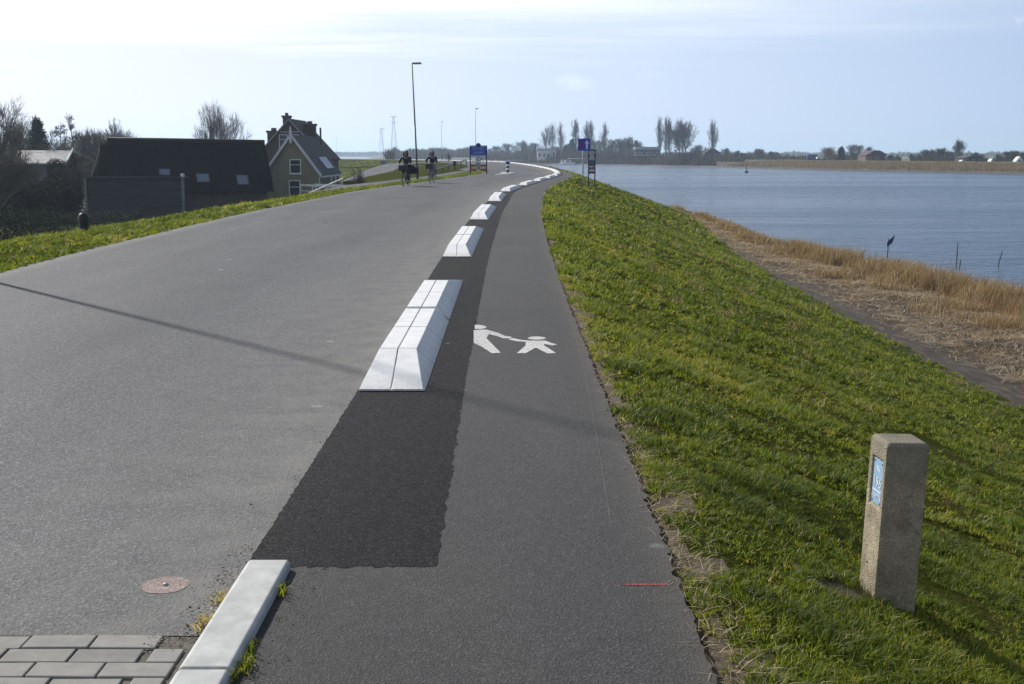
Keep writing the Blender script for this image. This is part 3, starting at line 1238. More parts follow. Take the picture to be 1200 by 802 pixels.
def place_blocks():
    proto = barrier_block()
    first = [(7.86, None), (18.38, 'white barrier block second along the kerb from the pedestrian symbol'),
             (28.96, 'white barrier block third along the kerb from the pedestrian symbol'),
             (40.3, 'white barrier block fourth along the kerb, before the bend'),
             (50.9, 'white barrier block fifth along the kerb, where the bend begins'),
             (60.8, 'white barrier block sixth along the kerb, in the bend before the blue arrow sign'),
             (70.2, 'white barrier block seventh along the kerb, in the bend beside the blue arrow sign')]
    s = 78.6
    pos = list(first)
    while s < 335:
        pos.append((s, 'white barrier block of the far row round the bend, beyond the blue arrow sign'))
        s += 8.4
    for i, (s, lab) in enumerate(pos):
        (p0, n0), (p1, n1) = at_s(np.array(s)), at_s(np.array(s + 7.0))
        t = p1 - p0
        rz = math.atan2(-t[0], t[1])
        loc = (float(p0[0]) + .005, float(p0[1]), 0.0075 if s < 330 else .003)
        g = 'white barrier blocks between road and footpath'
        if i == 0:
            proto.location = loc
            proto.rotation_euler = (0, 0, rz)
            tag(proto, group=g)
        else:
            copy_thing(proto, loc, rz + rnd.uniform(-.004, .004), None, lab, 'barrier block', g)


place_blocks()


# ------------------------------------------------------------------ numbered concrete post
def milepost():
    m, nt, N, L = new_mat('exposed_aggregate_concrete')
    tc = N.new('ShaderNodeTexCoord')
    v = tc.outputs['Object']
    vor = N.new('ShaderNodeTexVoronoi')
    vor.inputs['Scale'].default_value = 190
    L.new(v, vor.inputs['Vector'])
    wn = N.new('ShaderNodeTexWhiteNoise')
    L.new(vor.outputs['Color'], wn.inputs['Vector'])
    c = ramp(N, L, wn.outputs['Value'], [(0, (0.28, 0.24, 0.17)), (0.6, (0.38, 0.33, 0.245)), (0.92, (0.41, 0.35, 0.255)), (1, (0.52, 0.47, 0.38))])
    br = noise(N, L, v, 7, 7, 0.7, 0.5)
    c = mixc(N, L, 1.0, c, ramp(N, L, br, [(0.3, (0.48, 0.47, 0.43)), (0.65, (1.18, 1.17, 1.12))]), 'MULTIPLY')
    sx = N.new('ShaderNodeSeparateXYZ')
    L.new(v, sx.inputs[0])
    mr = N.new('ShaderNodeMapRange')          # algae stain where the top stays wet
    mr.inputs['From Min'].default_value = .55
    mr.inputs['From Max'].default_value = .72
    L.new(sx.outputs['Z'], mr.inputs['Value'])
    ml = N.new('ShaderNodeMath')
    ml.operation = 'MULTIPLY'
    L.new(mr.outputs[0], ml.inputs[0])
    L.new(br, ml.inputs[1])
    c = mixc(N, L, ml.outputs[0], c, (0.16, 0.15, 0.125))
    surf(N, L, c, 0.92, vor.outputs['Distance'], 0.006, 0.8, 0, 0.25)
    x, y = 1.60, 4.80
    z = gz(x, y) - .035
    t = thing('marker_post', 'square rough concrete marker post with small blue number plate standing in the grass', 'marker post', (x, y, z), R(-1.0))
    t.rotation_euler = (R(.6), R(1.7), R(4.0))
    t.scale = (1.0, 1.0, 1.0)
    H, a = .74, .09
    # shaft with a recess in the face towards the path
    b = MB()
    ch = .012
    bx, y0, y1, z0, z1, dp = -a, -.062, .058, .445, .655, .013
    ring_b = [(-a, -a), (a, -a), (a, a), (-a, a)]
    cur = .996
    vs = []
    # left face as a frame round the recess
    vs += [(-a, -a, -.3), (-a, a, -.3), (-a, a, H - ch), (-a, -a, H - ch)]
    vs += [(-a, y0, z0), (-a, y1, z0), (-a, y1, z1), (-a, y0, z1)]
    vs += [(-a + dp, y0 + .006, z0 + .006), (-a + dp, y1 - .006, z0 + .006), (-a + dp, y1 - .006, z1 - .006), (-a + dp, y0 + .006, z1 - .006)]
    fs = [(0, 1, 5, 4), (1, 2, 6, 5), (2, 3, 7, 6), (3, 0, 4, 7), (4, 5, 9, 8), (5, 6, 10, 9), (6, 7, 11, 10), (7, 4, 8, 11), (8, 9, 10, 11)]
    vs += [(a, -a, -.3), (a, a, -.3), (a, a, H - ch), (a, -a, H - ch)]
    fs += [(0, 12, 15, 3), (12, 13, 14, 15), (13, 1, 2, 14)]
    c2 = a - ch
    vs += [(-c2, -c2, H), (c2, -c2, H), (c2, c2, H), (-c2, c2, H)]
    fs += [(3, 15, 17, 16), (15, 14, 18, 17), (14, 2, 19, 18), (2, 3, 16, 19), (16, 17, 18, 19)]
    b.add(vs, fs)
    b.build('shaft', m, t, bevel=.006)
    pl = MB()
    pl.box((-a + dp - .004, (y0 + y1) / 2, (z0 + z1) / 2), (.004, y1 - y0 - .018, z1 - z0 - .02))
    plate = pl.build('number_plate', plain('light_blue_enamel', (0.22, 0.36, 0.50), (0.27, 0.41, 0.55), 4, 0.45), t, bevel=.001)
    px = -a + dp - .0075
    yc = (y0 + y1) / 2
    wm = plain('plate_white', (0.72, 0.74, 0.76), (0.64, 0.66, 0.7), 8, 0.5)
    place_text('196', .058, 'lettering', wm, plate, (px, yc, .548), (0, -1, 0), (0, 0, 1), .0006)
    place_text('ANVT86', .027, 'lettering', wm, plate, (px, yc, .487), (0, -1, 0), (0, 0, 1), .0006)
    e = MB()
    e.box((px, yc, .512), (.001, .088, .005))
    for k in (0, 1):
        e.prism([(px, yc - .0 - k * .018 + .022, .618), (px, yc - k * .018 + .012, .618), (px, yc - k * .018 - .008, .596), (px, yc - k * .018 + .002, .596)], (.001, 0, 0))
    e.build('emblem', wm, plate)
    s = MB()
    for yy in (y0 + .02, y1 - .02):
        for zz in (z0 + .02, z1 - .02):
            s.ball((px, yy, zz), (.002, .004, .004), 8, 4)
    s.build('screws', M_BLACK, plate)
    hole = MB()
    hole.tube([(-a - .001, .02, .19), (-a + .004, .02, .19)], .006, 8)
    hole.build('hole', M_BLACK, t)


milepost()


def stub_post():
    x, y = ground_px(99, 275, -.2)
    z = gz(x, y)
    t = thing('stub_post', 'short black post with pale rounded knob in the grass left of the road', 'post', (x, y, z - .03))
    b = MB()
    b.tube([(0, 0, -.2), (0, 0, .1), (0, 0, .25), (0, 0, .36), (0, 0, .42), (0, 0, .44)], [.085, .09, .112, .115, .085, .03], 12)
    b.build('post_body', M_BLACK, t, True)
    b = MB()
    b.ball((0, 0, .475), (.045, .045, .05), 12, 8)
    b.build('knob', plain('weathered_grey', (0.28, 0.27, 0.25), (0.2, 0.19, 0.18), 8, 0.8), t, True)


stub_post()


# ------------------------------------------------------------------ street lamps
def lamp(H=8.6):
    t = thing('street_lamp', 'x', 'street lamp')
    b = MB()
    b.tube([(0, 0, -.2), (0, 0, 1.0), (0, 0, 1.05), (0, 0, 4.0)], [.085, .085, .07, .062], 10)
    b.build('pole_base', M_POLE_DARK, t, True)
    b = MB()
    b.tube([(0, 0, 4.0), (0, 0, H - .25), (0, 0, H - .08), (.05, 0, H)], [.061, .042, .038, .036], 10)
    b.build('pole', M_GALV, t, True)
    b = MB()
    b.box((.34, 0, H + .03), (.78, .26, .12), top=.8)
    hd = b.build('lamp_head', plain('lamp_grey', (0.13, 0.135, 0.14), (0.17, 0.17, 0.175), 4, 0.5), t, bevel=.03)
    b = MB()
    b.box((.42, 0, H - .035), (.52, .2, .03))
    b.build('lamp_glass', plain('frosted_cover', (0.6, 0.6, 0.58), None, 4, 0.3), hd, bevel=.01)
    return t


def lamps():
    g = 'street lamps along the dike road'
    l0 = lamp()
    l0.location = (-8.35, 16.9, gz(-8.35, 16.9))
    tag(l0, 'street lamp beside the verge whose thin shadow crosses the grey road', 'street lamp', g)
    l0.scale = (.62, .62, 1)
    spots = [(-7.15, 90, 'tall leaning street lamp standing between the two cyclists'),
             (-5.7, 188, 'street lamp rising behind the blue town sign'),
             (-15.6, 265, 'thin street lamp between the second cyclist and the blue town sign'),
             (-36.6, 339, 'distant street lamp beside the grey cabinet'),
             (-58, 394, 'small distant street lamp on the grassy dike right of the farmhouse roof')]
    for x, y, lab in spots:
        c = copy_thing(l0, (x, y, gz(x, y)), 0, None, lab, 'street lamp', g)
        if y == 90:
            c.rotation_euler = (0, R(-2.0), 0)
            c.scale = (1.0, 1.0, 1.0)


lamps()


# ------------------------------------------------------------------ signs
def zone_plate(parent, c, w, fs=1.0):
    """white square with a dark ring and 30"""
    b = MB()
    b.box(c, (w, .012, w))
    p = b.build('zone_plate', M_WHITE, parent)
    b = MB()
    n = 28
    for k in range(n):
        a0, a1 = 2 * math.pi * k / n, 2 * math.pi * (k + 1) / n
        q = []
        for r, a in ((.31, a0), (.44, a0), (.44, a1), (.31, a1)):
            q.append((c[0] + w * r * math.cos(a), c[1] - .009, c[2] + w * r * math.sin(a)))
        b.add(q, [(0, 1, 2, 3)])
    b.build('ring', plain('sign_dark_ring', (0.05, 0.045, 0.05), None, 4, 0.5), p, fix=False)
    place_text('30', w * .46, 'lettering', M_BLACK, p, (c[0], c[1] - .009, c[2]), (1, 0, 0), (0, 0, 1), .0006)
    return p


def barred_plate(parent, c, w, h, dark, light, name):
    """horizontal bars with a pale centre"""
    b = MB()
    b.box(c, (w, .02, h))
    p = b.build(name, light, parent)
    e = MB()
    y = c[1] - .0125
    for zz, hh in ((c[2] + h * .34, h * .32), (c[2] - h * .34, h * .32)):
        e.box((c[0] - w * .30, y, zz), (w * .40, .004, hh))
        e.box((c[0] + w * .30, y, zz), (w * .40, .004, hh))
        e.box((c[0], y, zz), (w * .2, .004, hh * .55))
    e.build('bars', dark, p)
    return p


def town_sign():
    x, y = -2.72, 96.5
    t = thing('town_sign', 'large blue sign board on two dark posts at the end of the grass verge', 'sign', (x, y, gz(x, y)), R(3))
    for sx in (-.66, .66):
        b = MB()
        b.box((sx, 0, 1.07), (.10, .10, 2.34))
        b.build('post', M_DBLUE, t, bevel=.01)
    b = MB()
    b.box((0, 0, 1.86), (1.22, .05, .72))
    brd = b.build('board', M_BLUE, t, bevel=.008)
    e = MB()
    e.box((0, .0, 2.26), (1.40, .09, .06))
    e.tube([(-.0, -.05, 2.29), (0, .05, 2.29)], .20, 20)
    e.build('crest_rail', M_DBLUE, t)
    # lines of lettering too small to read
    lt = MB()
    g = random.Random(3)
    for z_, h_, n_ in ((2.08, .075, 11), (1.94, .04, 16), (1.76, .07, 10), (1.64, .04, 14)):
        xx = -.50
        while xx < .48:
            wv = g.uniform(.03, .075)
            if g.random() < .86:
                lt.box((xx + wv / 2, -.028, z_), (wv, .004, h_ * g.uniform(.7, 1)))
            xx += wv + .016
    lt.build('lettering', plain('sign_pale_blue', (0.33, 0.38, 0.6), None, 4, 0.5), brd)
    zone_plate(t, (.0, -.04, 1.22), .46)
    b = MB()
    b.tube([(-.42, -.03, .95), (-.42, -.015, .95)], .14, 18)
    b.build('round_plate', M_WHITE, t)
    yel = plain('sign_yellow', (0.62, 0.44, 0.08), None, 4, 0.5)
    ora = plain('sign_faded_orange', (0.62, 0.40, 0.26), None, 4, 0.5)
    for sx, lm in ((-.40, yel), (.40, ora)):
        barred_plate(t, (sx, -.03, .52), .42, .52, plain('sign_dark_red', (0.20, 0.015, 0.02), None, 4, 0.5), lm, 'red_barred_plate')
    b = MB()
    b.box((0, .0, .62), (.34, .03, .62))
    b.build('grey_panel', plain('sign_grey_green', (0.20, 0.26, 0.27), None, 4, 0.5), t)


def arrow_sign():
    x, y = ground_px(683, 213)
    zb = gz(x, y)
    t = thing('priority_sign', 'blue square sign with white up arrow on a thin grey pole beside the river slope', 'road sign', (x, y, zb - .05))
    top = 1.6 + (180.5 - 162) * y / F_PX - zb
    b = MB()
    b.tube([(0, 0, -.3), (0, 0, top - .1)], .036, 10)
    b.build('pole', M_GALV, t, True)
    w = .70
    b = MB()
    zc = top - w * .5
    b.box((.05, -.05, zc), (w, .02, w))
    pl = b.build('sign_plate', M_BLUE, t, bevel=.006)
    up = MB()
    yy = -.063
    cx = .21
    up.prism([(cx - .05, yy, zc - .25), (cx + .05, yy, zc - .25), (cx + .05, yy, zc + .06), (cx + .13, yy, zc + .06), (cx, yy, zc + .27), (cx - .13, yy, zc + .06), (cx - .05, yy, zc + .06)], (0, .002, 0))
    up.build('white_arrow', M_WHITE, pl)
    dn = MB()
    cx = -.12
    dn.prism([(cx + .045, yy, zc + .22), (cx - .045, yy, zc + .22), (cx - .045, yy, zc - .03), (cx - .11, yy, zc - .03), (cx, yy, zc - .22), (cx + .11, yy, zc - .03), (cx + .045, yy, zc - .03)], (0, .002, 0))
    dn.build('red_arrow', plain('sign_deep_red', (0.22, 0.01, 0.04), None, 4, 0.5), pl)
    # zone sign beside it
    x2, y2 = x + .55, y + 1.2
    x2 = (692.5 - 600) / F_PX * (y + 2.0)
    y2 = y + 2.0
    zb2 = gz(x2, y2)
    t = thing('zone_sign', 'narrow dark frame sign with 30 plate and barred plate beside the river', 'road sign', (x2, y2, zb2 - .02))
    top = 1.6 + (180.5 - 176) * y2 / F_PX - zb2
    for sx in (-.19, .19):
        b = MB()
        b.box((sx, 0, top / 2 - .15), (.07, .07, top + .3))
        b.build('post', M_DBLUE, t, bevel=.008)
    b = MB()
    b.box((0, 0, top + .0), (.45, .075, .09))
    b.build('top_rail', M_DBLUE, t, bevel=.008)
    zone_plate(t, (0, -.02, top - .33), .36)
    b = MB()
    b.box((0, 0, top - .77), (.31, .03, .38))
    b.build('grey_panel', plain('sign_slate', (0.10, 0.11, 0.15), None, 4, 0.5), t)
    barred_plate(t, (0, -.02, top - 1.19), .36, .40, plain('sign_near_black', (0.10, 0.012, 0.02), None, 4, 0.5), plain('sign_pinkish_white', (0.62, 0.50, 0.54), None, 4, 0.5), 'barred_plate')


def island_beacon():
    x, y = ground_px(595, 203)
    p0 = at_s(np.array(100.0))
    t = thing('traffic_island', 'low pale traffic island with painted nose in the middle of the road', 'traffic island', (x, y, .0))
    b = MB()
    pts = [(.62 * math.cos(a), 2.4 * math.sin(a), 0) for a in np.linspace(0, 2 * math.pi, 28, endpoint=False)]
    b.prism(pts, (0, 0, .05))
    b.build('island_kerb', plain('island_concrete', (0.42, 0.42, 0.41), None, 4, 0.8), t, bevel=.02)
    b = MB()
    b.add([(-1.05, -9, .005), (-.85, -9.2, .005), (.55, -2.0, .005), (.1, -2.45, .005), (-.45, -2.2, .005)], [(0, 1, 2, 3, 4)])
    b.build('painted_nose', M_PAINT, t, fix=False)
    t = thing('beacon', 'short blue and white banded beacon standing on the traffic island', 'beacon', (x, y, .05))
    for k, (z0, z1, m) in enumerate(((0, .22, M_BLACK), (.22, .36, M_WHITE), (.36, .54, M_DBLUE), (.54, .68, M_WHITE), (.68, .86, M_DBLUE))):
        b = MB()
        r = .13 if k else .12
        b.tube([(0, 0, z0), (0, 0, z1)], r, 16)
        b.build('band', m, t, True)
    b = MB()
    b.box((0, -.04, .82), (.42, .05, .26))
    b.build('top_plate', plain('beacon_pale_blue', (0.30, 0.34, 0.62), None, 4, .5), t, bevel=.02)
    # dashes across the road and block marking
    mk = MB()
    for k in range(9):
        s = 99.5 + (k % 3) * 1.6
        for d in (-4.6 + k * .5,):
            p, n = at_s(np.array(s))
            q = p + n * d
            mk.box((q[0], q[1], .006), (.45, .5, .002))
    tag(mk.build('road_dashes', M_PAINT), kind='structure')


town_sign()
arrow_sign()
island_beacon()


# ------------------------------------------------------------------ cyclists
SKIN = plain('skin', (0.30, 0.225, 0.19), (0.26, 0.19, 0.16), 5, 0.6)


def person(label, loc, rz, coat, trousers, hair, scarf, long_coat=False, hood=None, group=None, foot_up=1):
    t = thing('person', label, 'person', loc, rz)
    fu = foot_up
    V, Ed, Rd = [], [], []

    def v(p, r, parent=None):
        V.append(p)
        Rd.append(r)
        if parent is not None:
            Ed.append((parent, len(V) - 1))
        return len(V) - 1
    pel = v((-.13, 0, 1.0), .125)
    wai = v((-.10, 0, 1.14), .115, pel)
    che = v((-.03, 0, 1.34), .135, wai)
    nek = v((.01, 0, 1.49), .06, che)
    hd0 = v((.04, 0, 1.56), .062, nek)
    hd1 = v((.06, 0, 1.63), .085, hd0)
    hd2 = v((.05, 0, 1.71), .085, hd1)
    v((.04, 0, 1.765), .05, hd2)
    nose = v((.148, 0, 1.635), .013, hd1)
    for s in (-1, 1):
        v((.05, s * .09, 1.645), .018, hd1)                 # ears
        sh = v((-.02, s * .17, 1.42), .062, che)
        el = v((.17, s * .29, 1.22), .045, sh)
        wr = v((.38, s * .27, 1.10), .030, el)
        pm = v((.425, s * .27, 1.085), .034, wr)
        for k, (dy, ln) in enumerate(((.030, .065), (.010, .075), (-.010, .07), (-.028, .055))):
            a = v((.455, s * .27 + dy, 1.09), .0095, pm)
            bq = v((.455 + ln * .5, s * .27 + dy, 1.078), .009, a)
            v((.455 + ln * .35, s * .27 + dy, 1.055), .008, bq)
        th = v((.425, s * .27 - s * .035, 1.075), .010, pm)
        v((.445, s * .27 - s * .045, 1.055), .009, th)
        up = (s == fu)
        kn = (.25, s * .12, .88) if up else (.16, s * .11, .66)
        an = (.08, s * .13, .53) if up else (-.04, s * .13, .24)
        hp = v((-.10, s * .09, .96), .10, pel)
        k1 = v(tuple((np.array((-.10, s * .09, .96)) + np.array(kn)) / 2), .085, hp)
        k2 = v(kn, .062, k1)
        c1 = v(tuple(np.array(kn) * .6 + np.array(an) * .4 + np.array((-.02, 0, 0))), .056, k2)
        a1 = v(an, .036, c1)
        v((an[0] + .13, an[1], an[2] - .06), .032, a1)
    body = link_mesh('body', skin_mesh(V, Ed, Rd, 0, 1, 'body'), SKIN, t)
    b = MB()
    for s in (-1, 1):
        b.ball((.132, s * .033, 1.665), (.012, .015, .010), 8, 5)
    b.build('eyes', plain('eye_dark', (0.05, 0.04, 0.04), None, 4, .4), t)
    b = MB()
    b.ball((.138, 0, 1.592), (.012, .028, .008), 8, 5)
    b.build('mouth', plain('lips', (0.32, 0.13, 0.12), None, 4, .5), t)
    # coat
    cv = [(-.13, 0, .98), (-.10, 0, 1.14), (-.03, 0, 1.34), (.0, 0, 1.47)]
    ce = [(0, 1), (1, 2), (2, 3)]
    cr = [.165 if long_coat else .155, .150, .168, .085]
    for s in (-1, 1):
        n0 = len(cv)
        cv += [(-.02, s * .17, 1.42), (.17, s * .295, 1.22), (.36, s * .272, 1.11)]
        cr += [.088, .068, .052]
        ce += [(2, n0), (n0, n0 + 1), (n0 + 1, n0 + 2)]
    n0 = len(cv)
    cv.append((-.10, 0, .86))
    cr.append(.19 if long_coat else .165)
    ce.append((0, n0))
    link_mesh('coat', skin_mesh(cv, ce, cr, 0, 1, 'coat'), coat, t)
    if long_coat:
        b = MB()       # coat tail blown out sideways
        ny, nx = 7, 6
        P = [[(-.16 - .05 * i, .13 + .085 * i, 1.06 - .085 * j - .018 * i * i * .3 + .02 * math.sin(i * 1.3 + j)) for j in range(ny)] for i in range(nx)]
        for th in (0, .012):
            pass
        idx = {}
        for i in range(nx):
            for j in range(ny):
                x_, y_, z_ = P[i][j]
                kz = 1 - .10 * i
                b.v.append((x_, y_, 1.04 - (1.04 - z_) * kz - .02 * i))
        for i in range(nx - 1):
            for j in range(ny - 1):
                b.quad(i * ny + j, (i + 1) * ny + j, (i + 1) * ny + j + 1, i * ny + j + 1)
        o = b.build('coat_tail', coat, t, True, fix=False)
        md = o.modifiers.new('thick', 'SOLIDIFY')
        md.thickness = .012
    tv, te, tr = [(-.13, 0, 1.0)], [], [.14]
    for s in (-1, 1):
        up = (s == fu)
        kn = np.array((.25, s * .12, .88) if up else (.16, s * .11, .66))
        an = np.array((.08, s * .13, .53) if up else (-.04, s * .13, .24))
        hp = np.array((-.10, s * .09, .96))
        n0 = len(tv)
        for q, r in ((hp, .115), ((hp + kn) / 2, .098), (kn, .075), (kn * .5 + an * .5, .067), (an + np.array((0, 0, .04)), .055)):
            tv.append(tuple(q))
            tr.append(r)
        te += [(0, n0)] + [(n0 + i, n0 + i + 1) for i in range(4)]
    link_mesh('trousers', skin_mesh(tv, te, tr, 0, 1, 'trousers'), trousers, t)
    for s in (-1, 1):
        up = (s == fu)
        an = (.08, s * .13, .53) if up else (-.04, s * .13, .24)
        b = MB()
        b.ball((an[0] + .07, an[1], an[2] - .055), (.135, .045, .048), 12, 8)
        b.build('shoe', M_BLACK, t, True)
    hv = [(.02, 0, 1.72), (.01, 0, 1.78), (-.045, 0, 1.66), (-.06, 0, 1.52), (-.07, 0, 1.40), (.04, .085, 1.70), (.03, .10, 1.58), (.04, -.085, 1.70), (.03, -.10, 1.58), (.03, .105, 1.47), (.03, -.105, 1.47)]
    he = [(0, 1), (0, 2), (2, 3), (3, 4), (0, 5), (5, 6), (0, 7), (7, 8), (6, 9), (8, 10)]
    hr = [.104, .06, .095, .085, .06, .05, .046, .05, .046, .036, .036]
    link_mesh('hair', skin_mesh(hv, he, hr, 0, 1, 'hair'), hair, t)
    b = MB()
    b.ring((.015, 0, 1.475), .085, .038, 'z', 16, 8)
    b.build('scarf', scarf, t, True)
    if hood:
        hv2 = [(-.02, 0, 1.74), (-.08, 0, 1.64), (-.07, 0, 1.50), (.02, .10, 1.66), (.02, -.10, 1.66), (.0, .11, 1.54), (0, -.11, 1.54), (.03, 0, 1.80)]
        link_mesh('hood', skin_mesh(hv2, [(0, 1), (1, 2), (0, 3), (0, 4), (3, 5), (4, 6), (0, 7)], [.07, .08, .08, .035, .035, .035, .035, .04], 0, 1, 'hood'), hood, t)
    return t


def bicycle(label, loc, rz, frame_mat, crate=None, bag=None):
    t = thing('bicycle', label, 'bicycle', loc, rz)
    tyre = plain('tyre_rubber', (0.02, 0.02, 0.02), None, 5, .8)
    for x in (-.52, .60):
        b = MB()
        b.ring((0, 0, 0), .335, .02, 'y', 28, 6)
        w = b.build('wheel', tyre, t, True)
        w.location = (x, 0, .355)
        r = MB()
        r.ring((0, 0, 0), .312, .011, 'y', 28, 5)
        for k in range(14):
            a = 2 * math.pi * k / 14
            r.tube([(0, .02 if k % 2 else -.02, 0), (.31 * math.cos(a), 0, .31 * math.sin(a))], .0022, 4, False)
        r.tube([(0, -.05, 0), (0, .05, 0)], .022, 8)
        r.build('rim', M_GALV, w)
    b = MB()
    bb, seat, head_t, head_b = (.02, 0, .31), (-.17, 0, .86), (.40, 0, .90), (.44, 0, .74)
    b.tube([bb, (-.20, 0, .92)], .017, 8)
    b.tube([bb, head_b], .019, 8)
    b.tube([(-.10, 0, .62), head_t], .017, 8)
    b.tube([head_b, (.38, 0, 1.02)], .018, 8)
    for s in (-1, 1):
        b.tube([bb, (-.52, s * .06, .355)], .011, 6)
        b.tube([(-.14, s * .012, .78), (-.52, s * .06, .355)], .009, 6)
        b.tube([(.445, s * .05, .72), (.60, s * .055, .355)], .011, 6)
    b.tube([(.445, -.05, .72), (.445, .05, .72)], .014, 6)
    b.build('frame', frame_mat, t)
    b = MB()
    b.tube([(.38, 0, 1.02), (.39, 0, 1.07)], .014, 8)
    b.tube([(.30, -.32, 1.06), (.42, -.26, 1.07), (.42, -.1, 1.08), (.42, .1, 1.08), (.42, .26, 1.07), (.30, .32, 1.06)], .012, 8)
    b.build('handlebar', M_GALV, t, True)
    b = MB()
    b.ball((-.21, 0, .93), (.13, .085, .03), 12, 6)
    b.build('saddle', M_BLACK, t, True)
    b = MB()
    for s in (-1, 1):
        dz = .23 if s > 0 else -.17
        dx = .0 if s > 0 else -.02
        b.tube([(.02, s * .06, .31), (.02 + dx, s * .08, .31 + dz * .75)], .01, 6)
        b.box((.03, s * .13, .31 + dz * .75), (.09, .09, .02))
    b.tube([(.02, -.06, .31), (.02, .06, .31)], .03, 8)
    b.build('crank', M_POLE_DARK, t)
    for x, a0, a1 in ((-.52, 20, 200), (.60, 60, 180)):
        b = MB()
        pts = [(x + .375 * math.cos(R(a)), 0, .355 + .375 * math.sin(R(a))) for a in np.linspace(a0, a1, 12)]
        for p, q in zip(pts, pts[1:]):
            b.add([(p[0], -.03, p[2]), (p[0], .03, p[2]), (q[0], .03, q[2]), (q[0], -.03, q[2])], [(0, 1, 2, 3)])
        b.build('mudguard', M_BLACK, t, fix=False)
    b = MB()
    b.tube([(.47, 0, .80), (.53, 0, .80)], [.035, .045], 10)
    b.build('headlight', M_GALV, t)
    b = MB()
    b.box((-.55, 0, .74), (.36, .14, .012))
    b.tube([(-.70, .05, .74), (-.53, .06, .36)], .006, 5)
    b.tube([(-.70, -.05, .74), (-.53, -.06, .36)], .006, 5)
    b.build('luggage_rack', M_BLACK, t)
    if crate:
        b = MB()
        cx, cz = .66, .90
        b.box((cx, 0, cz - .13), (.30, .38, .015))
        for sx, sy, w, d in ((-.15, 0, .015, .38), (.15, 0, .015, .38), (0, -.19, .30, .015), (0, .19, .30, .015)):
            b.box((cx + sx, sy, cz), (w, d, .26))
        b.build('front_crate', crate, t)
    return t


def riders():
    navy = plain('dark_navy_cloth', (0.014, 0.016, 0.028), (0.02, 0.022, 0.036), 5, .85)
    black = plain('black_cloth', (0.012, 0.012, 0.014), (0.02, 0.02, 0.022), 5, .9)
    jeans = plain('pale_denim', (0.20, 0.25, 0.34), (0.15, 0.19, 0.28), 8, .85)
    dkhair = plain('dark_brown_hair', (0.014, 0.010, 0.009), (0.022, 0.016, 0.013), 20, .6)
    ltcol = plain('pale_beige_fur', (0.45, 0.38, 0.30), (0.34, 0.28, 0.22), 30, .9)
    purple = plain('dull_plum_scarf', (0.16, 0.08, 0.11), (0.11, 0.06, 0.08), 14, .9)
    grey = plain('grey_scarf', (0.22, 0.22, 0.25), (0.14, 0.14, 0.17), 14, .9)
    fr1 = plain('black_enamel', (0.02, 0.02, 0.022), None, 4, .3)
    fr2 = plain('grey_enamel', (0.22, 0.24, 0.26), None, 4, .3)
    crate = plain('dark_crate', (0.018, 0.018, 0.022), None, 6, .6)
    x, y = ground_px(476, 218.3)
    h1 = math.atan2(-.99, -.13)
    bicycle('black city bicycle with dark front crate under the rider with flying coat', (x, y, .005), h1, fr1, crate)
    person('cyclist in a long dark coat blown out to one side, dark loose hair', (x, y, .005), h1, navy, black, dkhair, purple, True, None, foot_up=-1)
    x, y = ground_px(506.5, 214.5)
    h2 = math.atan2(-.99, -.13)
    bicycle('grey bicycle with dark front crate under the rider in pale jeans', (x, y, .005), h2, fr2, crate)
    person('cyclist in dark jacket and pale blue jeans with fur edged hood', (x, y, .005), h2, navy, jeans, dkhair, grey, False, ltcol, foot_up=1)
    x, y = -12.2, 230
    b = bicycle('tiny dark bicycle far along the bend left of the blue town sign', (x, y, .02), R(-35), fr1, None)
    person('tiny distant cyclist in black far along the bend left of the blue town sign', (x, y, .02), R(-35), black, black, dkhair, grey, False, None)


riders()


# ------------------------------------------------------------------ farm buildings below the dike
def px_at(px, Y):
    return (px - 600) / F_PX * Y


def z_at(py, Y):
    return 1.6 + (180.5 - py) / F_PX * Y


GROUND = -3.2


def gable_house(root, X0, X1, Y0, Y1, eave, ridge, wall_mat, roof_mat, over=.25, fascia=None):
    xm = (X0 + X1) / 2
    b = MB()
    prof = [(X0, GROUND - .3), (X1, GROUND - .3), (X1, eave), (xm, ridge), (X0, eave)]
    b.prism([(x, Y0, z) for x, z in prof], (0, Y1 - Y0, 0))
    b.build('wall', wall_mat, root)
    sl = (ridge - eave) / (xm - X0)
    b = MB()
    th = .16
    xo0, xo1 = X0 - over, X1 + over
    zo = eave - over * sl
    pr = [(xo0, zo), (xm, ridge), (xo1, zo), (xo1, zo + th), (xm, ridge + th * 1.3), (xo0, zo + th)]
    b.prism([(x, Y0 - .22, z + .01) for x, z in pr], (0, Y1 - Y0 + .44, 0))
    roof = b.build('roof', roof_mat, root)
    return roof, xm, sl


def window(root, cx, cz, w, h, y, frame_mat, glass_mat, bars=True):
    b = MB()
    f = .075
    for x, z, sx, sz in ((cx - w / 2 + f / 2, cz, f, h), (cx + w / 2 - f / 2, cz, f, h), (cx, cz + h / 2 - f / 2, w - 2 * f, f), (cx, cz - h / 2 + f / 2, w - 2 * f, f)):
        b.box((x, y - .03, z), (sx, .1, sz))
    if bars:
        b.box((cx, y - .03, cz + h * .12), (w - 2 * f, .06, .05))
    wn = b.build('window', frame_mat, root)
    b = MB()
    b.box((cx, y - .012, cz), (w - 2 * f + .01, .02, h - 2 * f + .01))
    b.build('pane', glass_mat, wn)
    b = MB()
    b.box((cx, y - .07, cz - h / 2 - .03), (w + .12, .16, .06))
    b.build('sill', frame_mat, wn)
    return wn


